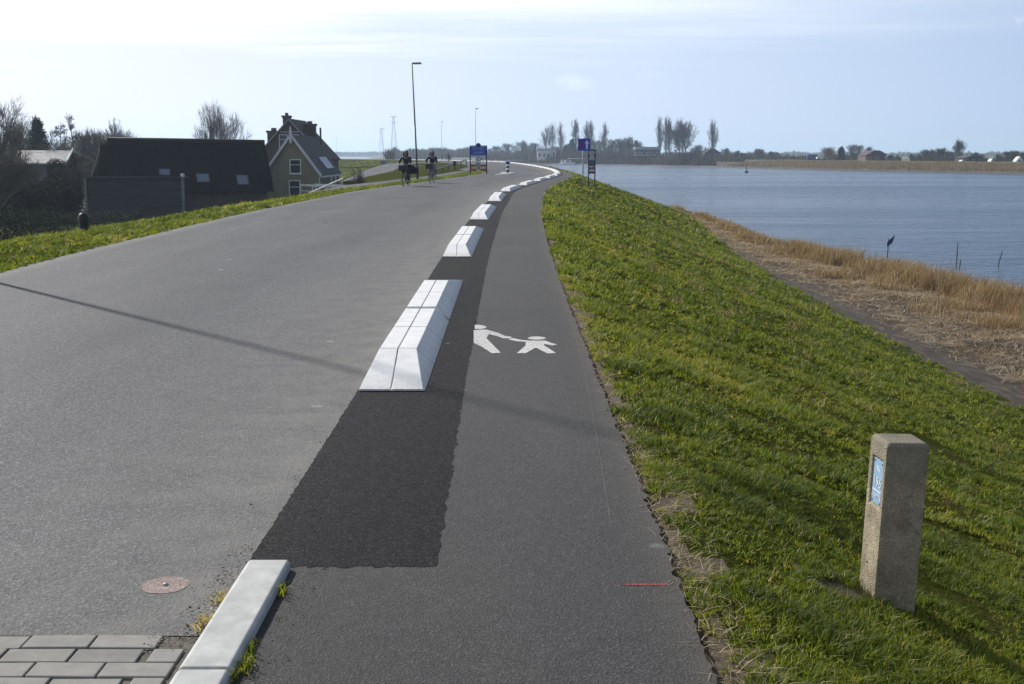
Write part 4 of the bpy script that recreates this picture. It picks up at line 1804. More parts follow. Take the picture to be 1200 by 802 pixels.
def tiles(name, c1, c2, scale=3.0, rough=.75):
    """roof covering laid in courses"""
    m, nt, N, L = new_mat(name)
    tc = N.new('ShaderNodeTexCoord')
    v = tc.outputs['Object']
    w = N.new('ShaderNodeTexWave')
    w.wave_type = 'BANDS'
    w.bands_direction = 'Z'
    w.inputs['Scale'].default_value = scale
    w.inputs['Distortion'].default_value = .4
    L.new(v, w.inputs['Vector'])
    n = noise(N, L, v, 1.7, 6, .7)
    c = ramp(N, L, n, [(.3, c1), (.7, c2)])
    c = mixc(N, L, 1.0, c, ramp(N, L, w.outputs['Fac'], [(0.0, (.78, .78, .78)), (.3, (1, 1, 1))]), 'MULTIPLY')
    surf(N, L, c, rough, w.outputs['Fac'], .04, .7, 0, .15)
    return m


def glass(name, c=(0.03, 0.04, 0.05)):
    m, nt, N, L = new_mat(name)
    surf(N, L, c, 0.08, None, spec=.6)
    return m


def buildings():
    M_GLASS = glass('dark_window_glass')
    M_SKYG = glass('skylight_glass', (0.10, 0.14, 0.20))
    M_THATCH = plain('old_thatch', (0.008, 0.0075, 0.0075), (0.014, 0.0125, 0.012), 2.2, .97, .8, .1, spec=.03, stretch=(3, 3, .6))
    M_SLATE = tiles('blue_grey_slate', (0.030, 0.038, 0.052), (0.045, 0.055, 0.070), 4)
    M_TIMBER = plain('olive_timber_wall', (0.17, 0.165, 0.105), (0.215, 0.205, 0.135), 1.2, .85, .3, .02, stretch=(6, 6, .5))
    M_BRICKD = plain('dark_brick', (0.085, 0.060, 0.052), (0.060, 0.044, 0.040), 4, .9)
    M_TILE_D = tiles('dark_pantile', (0.030, 0.026, 0.026), (0.045, 0.036, 0.034), 3)
    # farmhouse with the timber gable
    Y0 = 108.0
    X0, X1 = px_at(314, Y0), px_at(376, Y0)
    t = thing('farmhouse', 'olive timber farmhouse gable with white barge boards and two white windows', 'house', ((X0 + X1) / 2, Y0, GROUND))
    L0 = Vector(t.location)

    def loc(o):
        o.location = -L0
        return o
    eave, ridge = z_at(203, Y0), z_at(161.5, Y0)
    roof, xm, sl = gable_house(t, X0, X1, Y0, Y0 + 12.5, eave, ridge, M_TIMBER, M_SLATE, .22)
    b = MB()
    zo = eave - .3 * sl
    for sgn, xe in ((-1, X0 - .3), (1, X1 + .3)):
        b.prism([(xe, Y0 - .34, zo - .06), (xm, Y0 - .34, ridge + .02), (xm, Y0 - .34, ridge + .38), (xe, Y0 - .34, zo + .34)], (0, .09, 0))
    b.prism([(xm - .10, Y0 - .38, ridge - .55), (xm + .10, Y0 - .38, ridge - .55), (xm + .13, Y0 - .38, ridge + .3), (xm + .04, Y0 - .38, ridge + .95), (xm - .04, Y0 - .38, ridge + .95), (xm - .13, Y0 - .38, ridge + .3)], (0, .1, 0))
    b.build('barge_board', M_WHITE_OLD, t)
    window(t, px_at(349, Y0), z_at(195, Y0), 13.0 / F_PX * Y0, 16.5 / F_PX * Y0, Y0, M_WHITE, M_GLASS)
    window(t, px_at(347.5, Y0), z_at(221, Y0), 13.2 / F_PX * Y0, 20.5 / F_PX * Y0, Y0, M_WHITE, M_GLASS)
    b = MB()
    b.box((X1 + .40, Y0 + 6.1, zo + .10), (.16, 12.6, .15))
    b.build('gutter', M_WHITE_OLD, t)
    for xx, yy in ((X0 - .06, Y0 - .09), (X1 + .06, Y0 - .09)):
        b = MB()
        b.tube([(xx, yy, zo + .1), (xx, yy, GROUND)], .055, 8)
        b.build('downpipe', M_WHITE_OLD, t)
    # skylight lying on the right-hand slope
    b = MB()
    ys = Y0 + 5.4

    def on_roof(u, yy, lift=.0):
        x = xm + (X1 - xm) * u
        return Vector((x, yy, ridge + .2 - sl * (x - xm))) + Vector((sl, 0, 1)).normalized() * lift
    b.add([on_roof(.62, ys, .06), on_roof(.95, ys, .06), on_roof(.95, ys + 4.4, .06), on_roof(.62, ys + 4.4, .06),
           on_roof(.62, ys, -.05), on_roof(.95, ys, -.05), on_roof(.95, ys + 4.4, -.05), on_roof(.62, ys + 4.4, -.05)],
          [(0, 1, 2, 3), (0, 1, 5, 4), (1, 2, 6, 5), (2, 3, 7, 6), (3, 0, 4, 7)])
    b.build('skylight', plain('blue_skylight', (0.13, 0.18, 0.34), (0.11, 0.15, 0.29), 2, .45), roof)
    for k in range(3):
        b = MB()
        b.box((X1 + .75, Y0 + 2.5 + 2.6 * k, (zo + GROUND) / 2), (.12, .12, zo - GROUND + .1))
        b.build('veranda_post', M_WHITE_OLD, t)
    for o in [o for o in bpy.data.objects if o.parent == t]:
        o.location = -L0
    # thatched long barn behind and left of it
    A = Vector((px_at(129, 98), 98.0, z_at(164.3, 98)))
    B = Vector((px_at(314, 102.5), 102.5, z_at(167.5, 102.5)))
    t = thing('thatched_barn', 'long dark thatched barn with small skylights left of the timber gable', 'barn', (A.x, A.y, GROUND))
    L0 = Vector(t.location)
    ax = Vector((B.x - A.x, B.y - A.y, 0))
    ln = ax.length
    ax.normalize()
    nn = Vector((ax.y, -ax.x, 0))           # towards the dike
    hw, ez = 4.6, -1.5
    nseg = 16
    bm_ = MB()
    rows = 8
    for i in range(nseg + 1):
        f = i / nseg
        c = Vector((A.x, A.y, 0)) + ax * (f * ln)
        rz = A.z * (1 - f) + B.z * f - .10 * math.sin(f * math.pi)
        hip = min(1, (f * ln + .0) / .01) if False else 1
        for j in range(-rows, rows + 1):
            u = j / rows
            q = c + nn * (u * hw)
            inset = (abs(u) ** 1) * 0
            z = rz - (rz - ez) * abs(u) ** 1.08 + .07 * float(lump(i * 1.3, j * 1.1, 1.0))
            e = 0
            if i == 0:
                e = -1.6 * abs(u) if abs(u) > .25 else -1.6 * .25
            q = q + ax * e
            bm_.v.append((q.x, q.y, z))
    m_ = 2 * rows + 1
    for i in range(nseg):
        for j in range(m_ - 1):
            bm_.quad(i * m_ + j, (i + 1) * m_ + j, (i + 1) * m_ + j + 1, i * m_ + j + 1)
    bm_.quad(*range(m_))
    bm_.quad(*reversed([nseg * m_ + j for j in range(m_)]))
    roof = bm_.build('roof', M_THATCH, t, True)
    b = MB()
    c = (Vector((A.x, A.y, 0)) + Vector((B.x, B.y, 0))) / 2
    b.box((c.x, c.y, (ez + .6 + GROUND) / 2), (ln - 1.0, hw * 2 - 1.4, ez + .6 - GROUND), math.atan2(ax.y, ax.x))
    b.build('wall', M_BRICKD, t)
    b = MB()
    b.tube([(A.x + ax.x * .2, A.y + ax.y * .2, A.z + .02), (B.x, B.y, B.z + .02)], .2, 8)
    b.build('ridge_cap', M_TILE_D, roof, True)
    rs = (A.z - ez) / hw
    for px_, py_, wpx, hpx in ((197, 203.5, 11, 9), (241, 210.5, 13, 12.5), (287, 212.5, 12, 14)):
        # point of the roof plane met at that bearing
        best = None
        for f in np.linspace(0, 1, 400):
            for u in np.linspace(0.3, 1, 120):
                q = Vector((A.x, A.y, 0)) + ax * (f * ln) + nn * (u * hw)
                z = A.z * (1 - f) + B.z * f - rs * hw * u
                ex = abs(600 + q.x / q.y * F_PX - px_) + abs(180.5 + (1.6 - z) / q.y * F_PX - py_)
                if best is None or ex < best[0]:
                    best = (ex, q, z)
        _, q, z = best
        w_ = wpx / F_PX * q.y * 1.15
        up = Vector((-nn.x * 1, -nn.y * 1, rs)).normalized()
        out = ax.cross(up) if False else up.cross(ax)
        if out.z < 0:
            out = -out
        h_ = hpx / F_PX * q.y / max(.3, up.z) * .8
        c = Vector((q.x, q.y, z)) + out * .16
        sk = MB()
        vs = []
        for lift in (-.25, .07):
            for a_, b_ in ((-.5, -.5), (.5, -.5), (.5, .5), (-.5, .5)):
                vs.append(c + ax * (a_ * w_) + up * (b_ * h_) + out * lift)
        sk.add(vs, [(0, 1, 2, 3), (4, 5, 6, 7), (0, 1, 5, 4), (1, 2, 6, 5), (2, 3, 7, 6), (3, 0, 4, 7)])
        fr = sk.build('skylight', M_POLE_DARK, roof)
        sk = MB()
        sk.add([c + ax * (a_ * w_ * .82) + up * (b_ * h_ * .84) + out * .078 for a_, b_ in ((-.5, -.5), (.5, -.5), (.5, .5), (-.5, .5))], [(0, 1, 2, 3)])
        sk.build('pane', M_SKYG, fr, fix=False)
    for o in [o for o in bpy.data.objects if o.parent == t]:
        o.location = -L0
    # brick house behind the timber gable
    Y0 = 126.0
    X0, X1 = px_at(303, Y0), px_at(383, Y0)
    t = thing('brick_house', 'dark brick house with tall chimneys rising behind the timber gable', 'house', ((X0 + X1) / 2, Y0, GROUND))
    L0 = Vector(t.location)
    eave, ridge = z_at(186, Y0), z_at(142.5, Y0)
    roof, xm, sl = gable_house(t, X0, X1, Y0, Y0 + 10, eave, ridge, M_BRICKD, M_TILE_D, .2)
    b = MB()
    for sgn, xe in ((-1, X0 - .25), (1, X1 + .25)):
        zz = eave - .25 * sl
        b.prism([(xe, Y0 - .33, zz), (xm, Y0 - .33, ridge + .02), (xm, Y0 - .33, ridge + .2), (xe, Y0 - .33, zz + .2)], (0, .08, 0))
    zb = z_at(155.5, Y0)
    hwx = (ridge - zb) / sl
    b.box((xm, Y0 - .06, zb), (2 * hwx - .2, .1, .14))
    b.build('white_trim', plain('dull_white_trim', (0.26, 0.26, 0.26), None, 4, .6), t)
    for cx, top, w_, yy in ((px_at(336.5, Y0), z_at(137.5, Y0), .75, Y0 + 2.0), (px_at(367, Y0 + 4), z_at(147.5, Y0 + 4), 1.25, Y0 + 4), (px_at(322, Y0), z_at(155, Y0), 1.3, Y0 + 1.5)):
        b = MB()
        zr = ridge - sl * abs(cx - xm)
        b.box((cx, yy, (top + zr) / 2 - .3), (w_, .8, top - zr + .6))
        b.box((cx, yy, top), (w_ + .22, 1.0, .22))
        b.box((cx, yy, top + .25), (w_ * .4, .35, .3))
        b.build('chimney', M_BRICKD, roof, bevel=.02)
    b = MB()
    b.tube([(px_at(379, Y0 + 3), Y0 + 3, z_at(186, Y0)), (px_at(379, Y0 + 3), Y0 + 3, z_at(150, Y0))], .10, 8)
    b.build('flue_pipe', M_POLE_DARK, roof)
    for cx, cz in ((px_at(336, Y0), z_at(166, Y0)), (px_at(349, Y0), z_at(166, Y0))):
        window(t, cx, cz, .9, 1.4, Y0, M_WHITE_OLD, M_GLASS)
    for o in [o for o in bpy.data.objects if o.parent == t]:
        o.location = -L0
    # dark shed in front of the barn
    Y0 = 78.0
    X0, X1 = px_at(105, Y0), px_at(217, Y0)
    t = thing('timber_shed', 'dark slate blue shed with horizontal boards and pale corner posts before the barn', 'shed', ((X0 + X1) / 2, Y0, GROUND))
    L0 = Vector(t.location)
    zt = z_at(208.5, Y0)
    b = MB()
    nb = 19
    hb = (zt - GROUND + .3) / nb
    for k in range(nb):
        b.box(((X0 + X1) / 2, Y0 + .05 - .015 * (k % 2), GROUND - .3 + hb * (k + .5)), (X1 - X0 - .1, .08, hb * .93), rx=R(-5))
    b.box(((X0 + X1) / 2 - .1, Y0 + .9, (GROUND + zt) / 2), (X1 - X0 - .4, 1.6, zt - GROUND - .1))
    b.build('board_wall', plain('slate_stained_boards', (0.022, 0.025, 0.034), (0.034, 0.037, 0.047), 1.5, .7, stretch=(.6, 2, 6)), t)
    b = MB()
    b.box(((X0 + X1) / 2 - .05, Y0 + .8, zt + .05), (X1 - X0 + .1, 2.0, .13), rx=R(-1.5))
    b.build('roof', plain('grey_felt', (0.055, 0.058, 0.064), (0.04, 0.042, 0.048), 2, .8), t)
    for xx in (X0 - .02, X1 + .02):
        b = MB()
        b.box((xx, Y0 - .02, (GROUND + zt + .1) / 2), (.15, .15, zt + .1 - GROUND))
        b.build('corner_post', plain('pale_grey_board', (0.15, 0.16, 0.18), (0.11, 0.12, 0.14), 4, .7), t)
    b = MB()
    b.tube([(X1 + .05, Y0 - .06, zt + .1), (X1 + .05, Y0 - .06, zt + .32)], [.14, .11], 10)
    b.build('post_cap', M_WHITE_OLD, t)
    for o in [o for o in bpy.data.objects if o.parent == t]:
        o.location = -L0
    # low building with sunlit grey roof, far left
    Y0 = 125.0
    X0, X1 = px_at(-60, Y0), px_at(80, Y0)
    t = thing('low_outbuilding', 'low outbuilding with pale sunlit corrugated roof among bare trees', 'outbuilding', ((X0 + X1) / 2, Y0, GROUND))
    L0 = Vector(t.location)
    ze, zr = z_at(192.5, Y0), z_at(178, Y0 + 6)
    b = MB()
    b.box(((X0 + X1) / 2, Y0 + 5, (GROUND + ze) / 2 - .1), (X1 - X0 - .8, 9.4, ze - GROUND), 0)
    b.build('wall', plain('grey_render_wall', (0.10, 0.10, 0.105), (0.075, 0.075, 0.08), 1.5, .9), t)
    b = MB()
    b.prism([(X1 + .3, Y0 - .3, ze), (X1 - .9, Y0 + 5, zr), (X1 + .3, Y0 + 10.3, ze), (X1 + .3, Y0 + 10.3, ze + .12), (X1 - .9, Y0 + 5, zr + .14), (X1 + .3, Y0 - .3, ze + .12)], (X0 - X1 - .6, 0, 0))
    rf = b.build('roof', tiles('pale_corrugated_sheet', (0.30, 0.29, 0.28), (0.40, 0.39, 0.37), 2.2), t)
    b = MB()
    b.prism([(X1 + .34, Y0 - .36, ze - .05), (X1 - .86, Y0 + 5, zr - .02), (X1 - .86, Y0 + 5, zr + .24), (X1 + .34, Y0 - .36, ze + .2)], (.1, 0, 0))
    b.build('barge_board', M_WHITE, rf)
    for o in [o for o in bpy.data.objects if o.parent == t]:
        o.location = -L0
    # railings of the little bridge from the dike to the farmhouse door
    t = thing('footbridge', 'white railed footbridge from the dike to the timber farmhouse', 'footbridge', (px_at(392, 99), 99, -1.9))
    b = MB()
    xa, xb = px_at(362, 101) , px_at(421, 95)
    ya, yb = 101.5, 95.5
    d = Vector((xb - xa, yb - ya, 0)).normalized()
    n_ = Vector((-d.y, d.x, 0))
    deck = MB()
    c = Vector(((xa + xb) / 2, (ya + yb) / 2, -2.0)) - Vector(t.location)
    deck.box((c.x, c.y, c.z), ((Vector((xb - xa, yb - ya, 0))).length, 1.6, .14), math.atan2(d.y, d.x))
    deck.build('deck', plain('grey_planks', (0.16, 0.15, 0.14), None, 5, .8), t)
    for sgn in (-.75, .75):
        b = MB()
        for zz, th in ((-1.02, .16), (-1.5, .09)):
            p = Vector((xa, ya, zz)) + n_ * sgn - Vector(t.location)
            q = Vector((xb, yb, zz)) + n_ * sgn - Vector(t.location)
            b.box(tuple((p + q) / 2), ((q - p).length, .07, th), math.atan2(d.y, d.x))
        b.build('rail', M_WHITE_OLD, t)
        for f in (0, .25, .5, .75, 1):
            b = MB()
            p = Vector((xa + (xb - xa) * f, ya + (yb - ya) * f, -1.5)) + n_ * sgn - Vector(t.location)
            b.box(tuple(p), (.1, .1, 1.15))
            b.build('post', M_WHITE_OLD, t)
    Yh = 84.0
    t = thing('handrail', 'sloping white stair handrail descending towards the timber farmhouse', 'handrail', (px_at(380, Yh), Yh, -1.8))
    b = MB()
    p, q = Vector((px_at(352, 88), 88, z_at(231, 88))), Vector((px_at(404.5, 80), 80, z_at(208.5, 80)))
    L0 = Vector(t.location)
    b.tube([p - L0, q - L0], .055, 8)
    b.build('rail', M_WHITE_OLD, t)
    for f in (.05, .35, .65, .97):
        m_ = p + (q - p) * f - L0
        b = MB()
        b.tube([m_, m_ - Vector((0, 0, 1.0))], .04, 8)
        b.build('post', M_WHITE_OLD, t)


buildings()


# ------------------------------------------------------------------ trees
class TreeMaker:
    def __init__(self, seed, height):
        self.g = random.Random(seed)
        self.H = height
        self.trunk, self.crown = MB(), MB()

    def branch(self, mb, p, d, ln, r0, r1, n, sides, wig, up, droop=0.0):
        g = self.g
        pts, rad = [Vector(p)], [r0]
        d = Vector(d).normalized()
        for i in range(n):
            d = (d + Vector((g.uniform(-wig, wig), g.uniform(-wig, wig), g.uniform(-wig, wig) + up - droop * (i / n)))).normalized()
            pts.append(pts[-1] + d * (ln / n))
            rad.append(r0 + (r1 - r0) * (i + 1) / n)
        mb.tube(pts, rad, sides, False)
        return pts, d

    def spread(self, d, ang):
        g = self.g
        d = Vector(d).normalized()
        o = d.orthogonal().normalized()
        o.rotate(Matrix.Rotation(g.uniform(0, 2 * math.pi), 3, d))
        return (d * math.cos(ang) + o * math.sin(ang)).normalized()

    def twigs(self, pts, d, ln, r, count, ang, up, lev, tw):
        g = self.g
        for _ in range(count):
            i = g.uniform(.25, 1) * (len(pts) - 1)
            k = min(int(i), len(pts) - 2)
            p = pts[k].lerp(pts[k + 1], i - k)
            dd = (pts[k + 1] - pts[k]).normalized()
            q = self.spread(dd, g.uniform(.6, 1.3) * ang)
            q = (q + Vector((0, 0, up))).normalized()
            l2 = ln * g.uniform(.55, 1.1)
            pp, _d = self.branch(self.crown, p, q, l2, max(r, tw), tw * .7, 3 if lev else 2, 3, .22, up * .5)
            if lev:
                self.twigs(pp, _d, ln * .52, r * .55, max(2, int(count * .8)), ang, up, lev - 1, tw)

    def meshes(self, name, bark, twig):
        return self.trunk.mesh(name + '_trunk', bark, True, False), self.crown.mesh(name + '_crown', twig, False, False)


def round_tree(seed, H, wide=.42, limbs=6, tw=.018, fork=.22):
    """a crown that keeps forking: every limb ends in two or three thinner ones"""
    T = TreeMaker(seed, H)
    g = T.g

    def grow(p, d, ln, r, lev):
        mb = T.trunk if lev >= 5 else T.crown
        pts, dd = T.branch(mb, p, d, ln, r, r * .68, 3 if lev > 2 else 2, 6 if lev >= 5 else 4 if lev > 3 else 3, .13, .05)
        if lev == 0:
            return
        k = 3 if g.random() < (.55 if lev > 3 else .42) else 2
        for i in range(k):
            q = T.spread(dd, g.uniform(.45, 1.15) * wide)
            q = (q + Vector((0, 0, .10 if lev > 2 else .02))).normalized()
            grow(pts[-1], q, ln * g.uniform(.68, .92), max(r * (.68 if k == 2 else .6), tw), lev - 1)
        for _ in range(2 if lev <= 4 else 1):
            j = g.uniform(.3, .9)
            p2 = pts[0].lerp(pts[-1], j)
            q = T.spread(dd, g.uniform(.9, 1.7) * wide)
            if lev >= 2:
                grow(p2, q, ln * g.uniform(.45, .7), max(r * .4, tw), lev - 2)
            else:
                T.branch(T.crown, p2, q, ln * .6, tw, tw * .6, 2, 3, .15, .02)
    pts, d = T.branch(T.trunk, (0, 0, -.4), (g.uniform(-.05, .05), g.uniform(-.05, .05), 1), H * fork + .4, H * .022, H * .017, 4, 7, .05, .05)
    n = max(3, limbs - 3)
    for k in range(n):
        a = 2 * math.pi * k / n + g.uniform(-.4, .4)
        inc = wide * g.uniform(.35, 1.25)
        q = Vector((math.sin(inc) * math.cos(a), math.sin(inc) * math.sin(a), math.cos(inc)))
        grow(pts[-1] - Vector((0, 0, g.uniform(0, .05) * H)), q, H * .20 * g.uniform(.85, 1.1), H * .011, 6)
    # bring the top to the stated height
    top = max(v[2] for v in T.crown.v)
    f = H / top
    for mb in (T.trunk, T.crown):
        mb.v = [(x * f, y * f, z * f if z > 0 else z) for x, y, z in mb.v]
    return T


def poplar_tree(seed, H, tw=.03, spread=.26, n=60):
    """steep limbs held close to the stem, widest a little above the middle"""
    T = TreeMaker(seed, H)
    g = T.g
    pts, d = T.branch(T.trunk, (0, 0, -.4), (g.uniform(-.03, .03), 0, 1), H * .93, H * .013, H * .002, 10, 6, .03, .08)
    for k in range(n):
        f = .07 + .70 * g.uniform(0, 1) ** .85
        i = f * (len(pts) - 1)
        j = min(int(i), len(pts) - 2)
        p = pts[j].lerp(pts[j + 1], i - j)
        q = T.spread((0, 0, 1), g.uniform(.5, 1.2) * spread * 1.9)
        ln = H * g.uniform(.20, .36) * min(1.0, 1.25 - f)
        pp, dd = T.branch(T.crown, p, q, ln, max(tw * 1.7, H * .003), tw, 5, 3, .05, .10)
        T.twigs(pp, dd, ln * .42, tw, 6, .36, .22, 1, tw)
    top = max(v[2] for v in T.crown.v)
    f = H / top
    for mb in (T.trunk, T.crown):
        mb.v = [(x, y, z * f if z > 0 else z) for x, y, z in mb.v]
    return T


def birch_tree(seed, H, tw=.02):
    T = TreeMaker(seed, H)
    g = T.g
    pts, d = T.branch(T.trunk, (0, 0, -.4), (g.uniform(-.06, .06), 0, 1), H * .97, H * .014, H * .002, 10, 6, .06, .05)
    for k in range(34):
        f = .2 + .74 * g.uniform(0, 1) ** 1.2
        i = f * (len(pts) - 1)
        j = min(int(i), len(pts) - 2)
        p = pts[j].lerp(pts[j + 1], i - j)
        q = T.spread((0, 0, 1), g.uniform(.7, 1.25))
        ln = H * .22 * (1.12 - f)
        pp, dd = T.branch(T.crown, p, q, ln + .3, H * .004, tw, 4, 3, .15, .06)
        T.twigs(pp, dd, ln * .45 + .2, tw, 7, .8, -.05, 1, tw)
    return T


def shrub(seed, H, tw=.016, n=16, spread=.5):
    T = TreeMaker(seed, H)
    g = T.g
    for k in range(n):
        q = T.spread((0, 0, 1), g.uniform(.1, 1) * spread)
        p = (g.uniform(-.18, .18) * H, g.uniform(-.18, .18) * H, -.2)
        pp, dd = T.branch(T.trunk if k < 4 else T.crown, p, q, H * g.uniform(.6, 1.0), H * .012, H * .004, 5, 4, .16, .05)
        T.twigs(pp, dd, H * .28, H * .004, 7, .6, .15, 1, tw)
    return T


def leaf_tris(centres, spread, n, size, g, flat=.6):
    """small leaf-like triangles scattered about centres"""
    c = centres[g.integers(0, len(centres), n)]
    p = c + g.normal(0, 1, (n, 3)) * spread
    a = g.normal(0, 1, (n, 3))
    a /= np.linalg.norm(a, axis=1)[:, None]
    b = np.cross(a, g.normal(0, 1, (n, 3)))
    b /= np.linalg.norm(b, axis=1)[:, None] + 1e-9
    s = size * g.uniform(.6, 1.4, n)[:, None]
    V = np.stack([p, p + a * s, p + b * s * flat], 1).reshape(-1, 3)
    T = np.arange(n * 3).reshape(-1, 3)
    tint = np.repeat(g.uniform(0, 1, n), 3)
    return V, T, tint


def tree_thing(name, label, meshes, loc, scale=1.0, rz=0.0, group=None):
    t = thing(name, label, 'tree', loc, rz, group)
    t.scale = scale if isinstance(scale, tuple) else (scale,) * 3
    for n_, me in zip(('trunk', 'crown'), meshes):
        o = bpy.data.objects.new(n_, me)
        COL.objects.link(o)
        o.parent = t
    return t


def make_trees():
    bush_name = 'bare_shrub'
    MR = [round_tree(s, 10.0, w, l, tw, f).meshes('round', M_BARK, mt) for s, w, l, tw, f, mt in
          ((1, .50, 7, .010, .2, M_TWIG), (2, .58, 7, .010, .15, M_TWIG), (3, .40, 6, .010, .16, M_TWIG))]
    MF = [round_tree(s, 10.0, w, l, tw, f).meshes('far', M_BARK, mt) for s, w, l, tw, f, mt in
          ((4, .46, 9, .017, .12, M_TWIG), (5, .56, 7, .020, .12, M_TWIG), (6, .62, 8, .028, .08, M_TWIG_PALE))]
    MP = [poplar_tree(s, 10.0, tw, sp, n).meshes('poplar', M_BARK, M_TWIG) for s, tw, sp, n in
          ((11, .011, .20, 50), (12, .011, .14, 44), (13, .010, .30, 56))]
    MBi = [birch_tree(s, 10.0).meshes('birch', M_BARK, M_TWIG_DARK) for s in (21, 22)]
    MS = [shrub(s, 4.0, tw, n, sp).meshes('shrub', M_TWIG_DARK, M_TWIG_DARK) for s, tw, n, sp in ((31, .016, 20, .55), (32, .018, 24, .7))]
    MSF = [shrub(s, 4.0, .035, 22, .6).meshes('farshrub', M_TWIG, M_TWIG) for s in (33, 34)]

    def put(px_, Y, top, meshes, name, label, wscale=1.0, ground=GROUND, H=10.0, group=None, rz=None):
        z = ground
        h = z_at(top, Y) - z
        s = h / H
        return tree_thing(name, label, meshes, (px_at(px_, Y), Y, z), (s * wscale, s * wscale, s), rnd.uniform(0, 6.28) if rz is None else rz, group)
    # left, round the farm
    put(249, 150, 116, MR[2], 'bare_tree', 'left of two merged bare trees rising behind the long thatched roof', .62)
    put(264, 152, 121, MR[0], 'bare_tree', 'rounder of two merged bare trees behind the thatched roof, nearer the chimneys', .72)
    put(-8, 95, 98, MR[1], 'bare_tree', 'tallest bare tree at the left edge beside the pale roofed outbuilding', .85)
    put(22, 110, 137, MR[0], 'bare_tree', 'dark bare tree in front of the pale corrugated roof at the left edge', .9)
    put(97, 160, 126, MBi[0], 'slender_tree', 'slender feathery tree, taller of two behind the pale roofed outbuilding', 1.0)
    put(74, 165, 137, MBi[1], 'slender_tree', 'slender feathery tree beside the dark evergreen behind the pale roof', 1.0)
    put(39, 170, 135, MF[0], 'bare_tree', 'rounded bare tree behind the dark evergreen tree', .9)
    put(140, 175, 139, MP[2], 'bare_tree', 'narrow upright bare tree just left of the barn roof corner', 1.3)
    put(128, 190, 148, MF[1], 'bare_tree', 'low broad bare tree left of the barn ridge', .9)
    put(154, 190, 146, MF[0], 'bare_tree', 'wispy bare tree peeping over the left end of the barn ridge', .8)
    put(113, 150, 150, MF[1], 'bare_tree', 'hazy bare tree between the slender tree and the barn', .7)
    put(84, 104, 188, MR[1], 'orchard_tree', 'spreading dark bare fruit tree in front of the pale outbuilding', 1.1)
    put(57, 90, 205, MR[1], 'orchard_tree', 'low dark bare fruit tree above the clipped hedge', 1.3)
    put(10, 88, 165, MR[0], 'bare_tree', 'dense dark bare tree above the hedge at the left edge', 1.0)
    put(36, 100, 176, MR[2], 'bare_tree', 'dark twiggy tree between the evergreen and the outbuilding eaves', 1.3)
    put(-4, 70, 178, MR[2], 'bare_tree', 'dark bare tree half cut by the left edge, nearest the hedge', 1.5)
    put(108, 118, 176, MR[0], 'bare_tree', 'dark twiggy tree touching the left end of the barn', 1.2)
    put(70, 130, 158, MR[2], 'bare_tree', 'fine twigged tree over the pale roof ridge', 1.3)
    put(-30, 100, 140, MF[0], 'bare_tree', 'bare tree cut by the left edge of the photo', 1.0)
    # evergreen
    z0 = GROUND
    Y = 140
    h = z_at(143, Y) - z0
    t = thing('evergreen_tree', 'dark evergreen tree behind the pale roofed outbuilding', 'tree', (px_at(52, Y), Y, z0))
    b = MB()
    b.tube([(0, 0, -.3), (0, 0, h * .95)], [.22, .03], 7)
    b.build('trunk', M_BARK, t)
    g = np.random.default_rng(5)
    cs = []
    for k in range(230):
        f = g.uniform(.12, 1)
        a = g.uniform(0, 6.28)
        r = 2.9 * (1 - f) ** .7 * g.uniform(.25, 1)
        cs.append((r * math.cos(a), r * math.sin(a), h * f - .25 * r))
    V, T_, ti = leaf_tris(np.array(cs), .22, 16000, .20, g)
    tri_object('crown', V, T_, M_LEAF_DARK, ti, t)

    def hedge(name, label, pts, hw, h0, h1, n, mat, cat='hedge', size=.10):
        x, y, z = pts[0]
        o = None
        g_ = np.random.default_rng(len(label))
        P = np.array(pts, float)
        f = g_.uniform(0, len(P) - 1, n)
        k = np.minimum(f.astype(int), len(P) - 2)
        c = P[k] + (P[k + 1] - P[k]) * (f - k)[:, None]
        top = h1 * (1 + .12 * lump(c[:, 0], c[:, 1], .8))
        u = g_.uniform(-1, 1, n)
        hz_ = g_.uniform(h0, 1, n) * top * (1 - .25 * u ** 2)
        dvec = (P[-1] - P[0])[:2]
        dvec /= np.linalg.norm(dvec)
        c[:, 0] += -dvec[1] * u * hw
        c[:, 1] += dvec[0] * u * hw
        c[:, 2] += hz_
        V, T_, ti = leaf_tris(c, .05, n, size, g_)
        base = np.array(pts[0])
        o = tri_object(name, V - base, T_, mat, ti)
        o.location = pts[0]
        tag(o, label, cat)
        return o
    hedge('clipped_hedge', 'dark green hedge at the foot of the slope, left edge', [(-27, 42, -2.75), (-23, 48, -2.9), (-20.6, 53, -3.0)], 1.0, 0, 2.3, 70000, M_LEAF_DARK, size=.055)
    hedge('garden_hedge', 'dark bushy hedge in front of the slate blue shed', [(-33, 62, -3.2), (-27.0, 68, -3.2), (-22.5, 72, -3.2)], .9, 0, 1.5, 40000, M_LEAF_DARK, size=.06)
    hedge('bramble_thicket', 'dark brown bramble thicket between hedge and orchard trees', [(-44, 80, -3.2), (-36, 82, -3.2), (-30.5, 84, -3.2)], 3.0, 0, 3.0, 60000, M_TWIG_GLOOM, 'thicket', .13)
    hedge('reddish_shrub', 'reddish brown rounded shrub left of the barn', [(-41, 105, -3.2), (-38.5, 106, -3.2)], 1.6, .1, 4.2, 16000, M_TWIG_GLOOM, 'shrub', .13)
    put(422, 98, 199, MS[0], 'bare_shrub', 'dark twiggy shrub beside the white footbridge railing', .8, -2.0, 4.0)
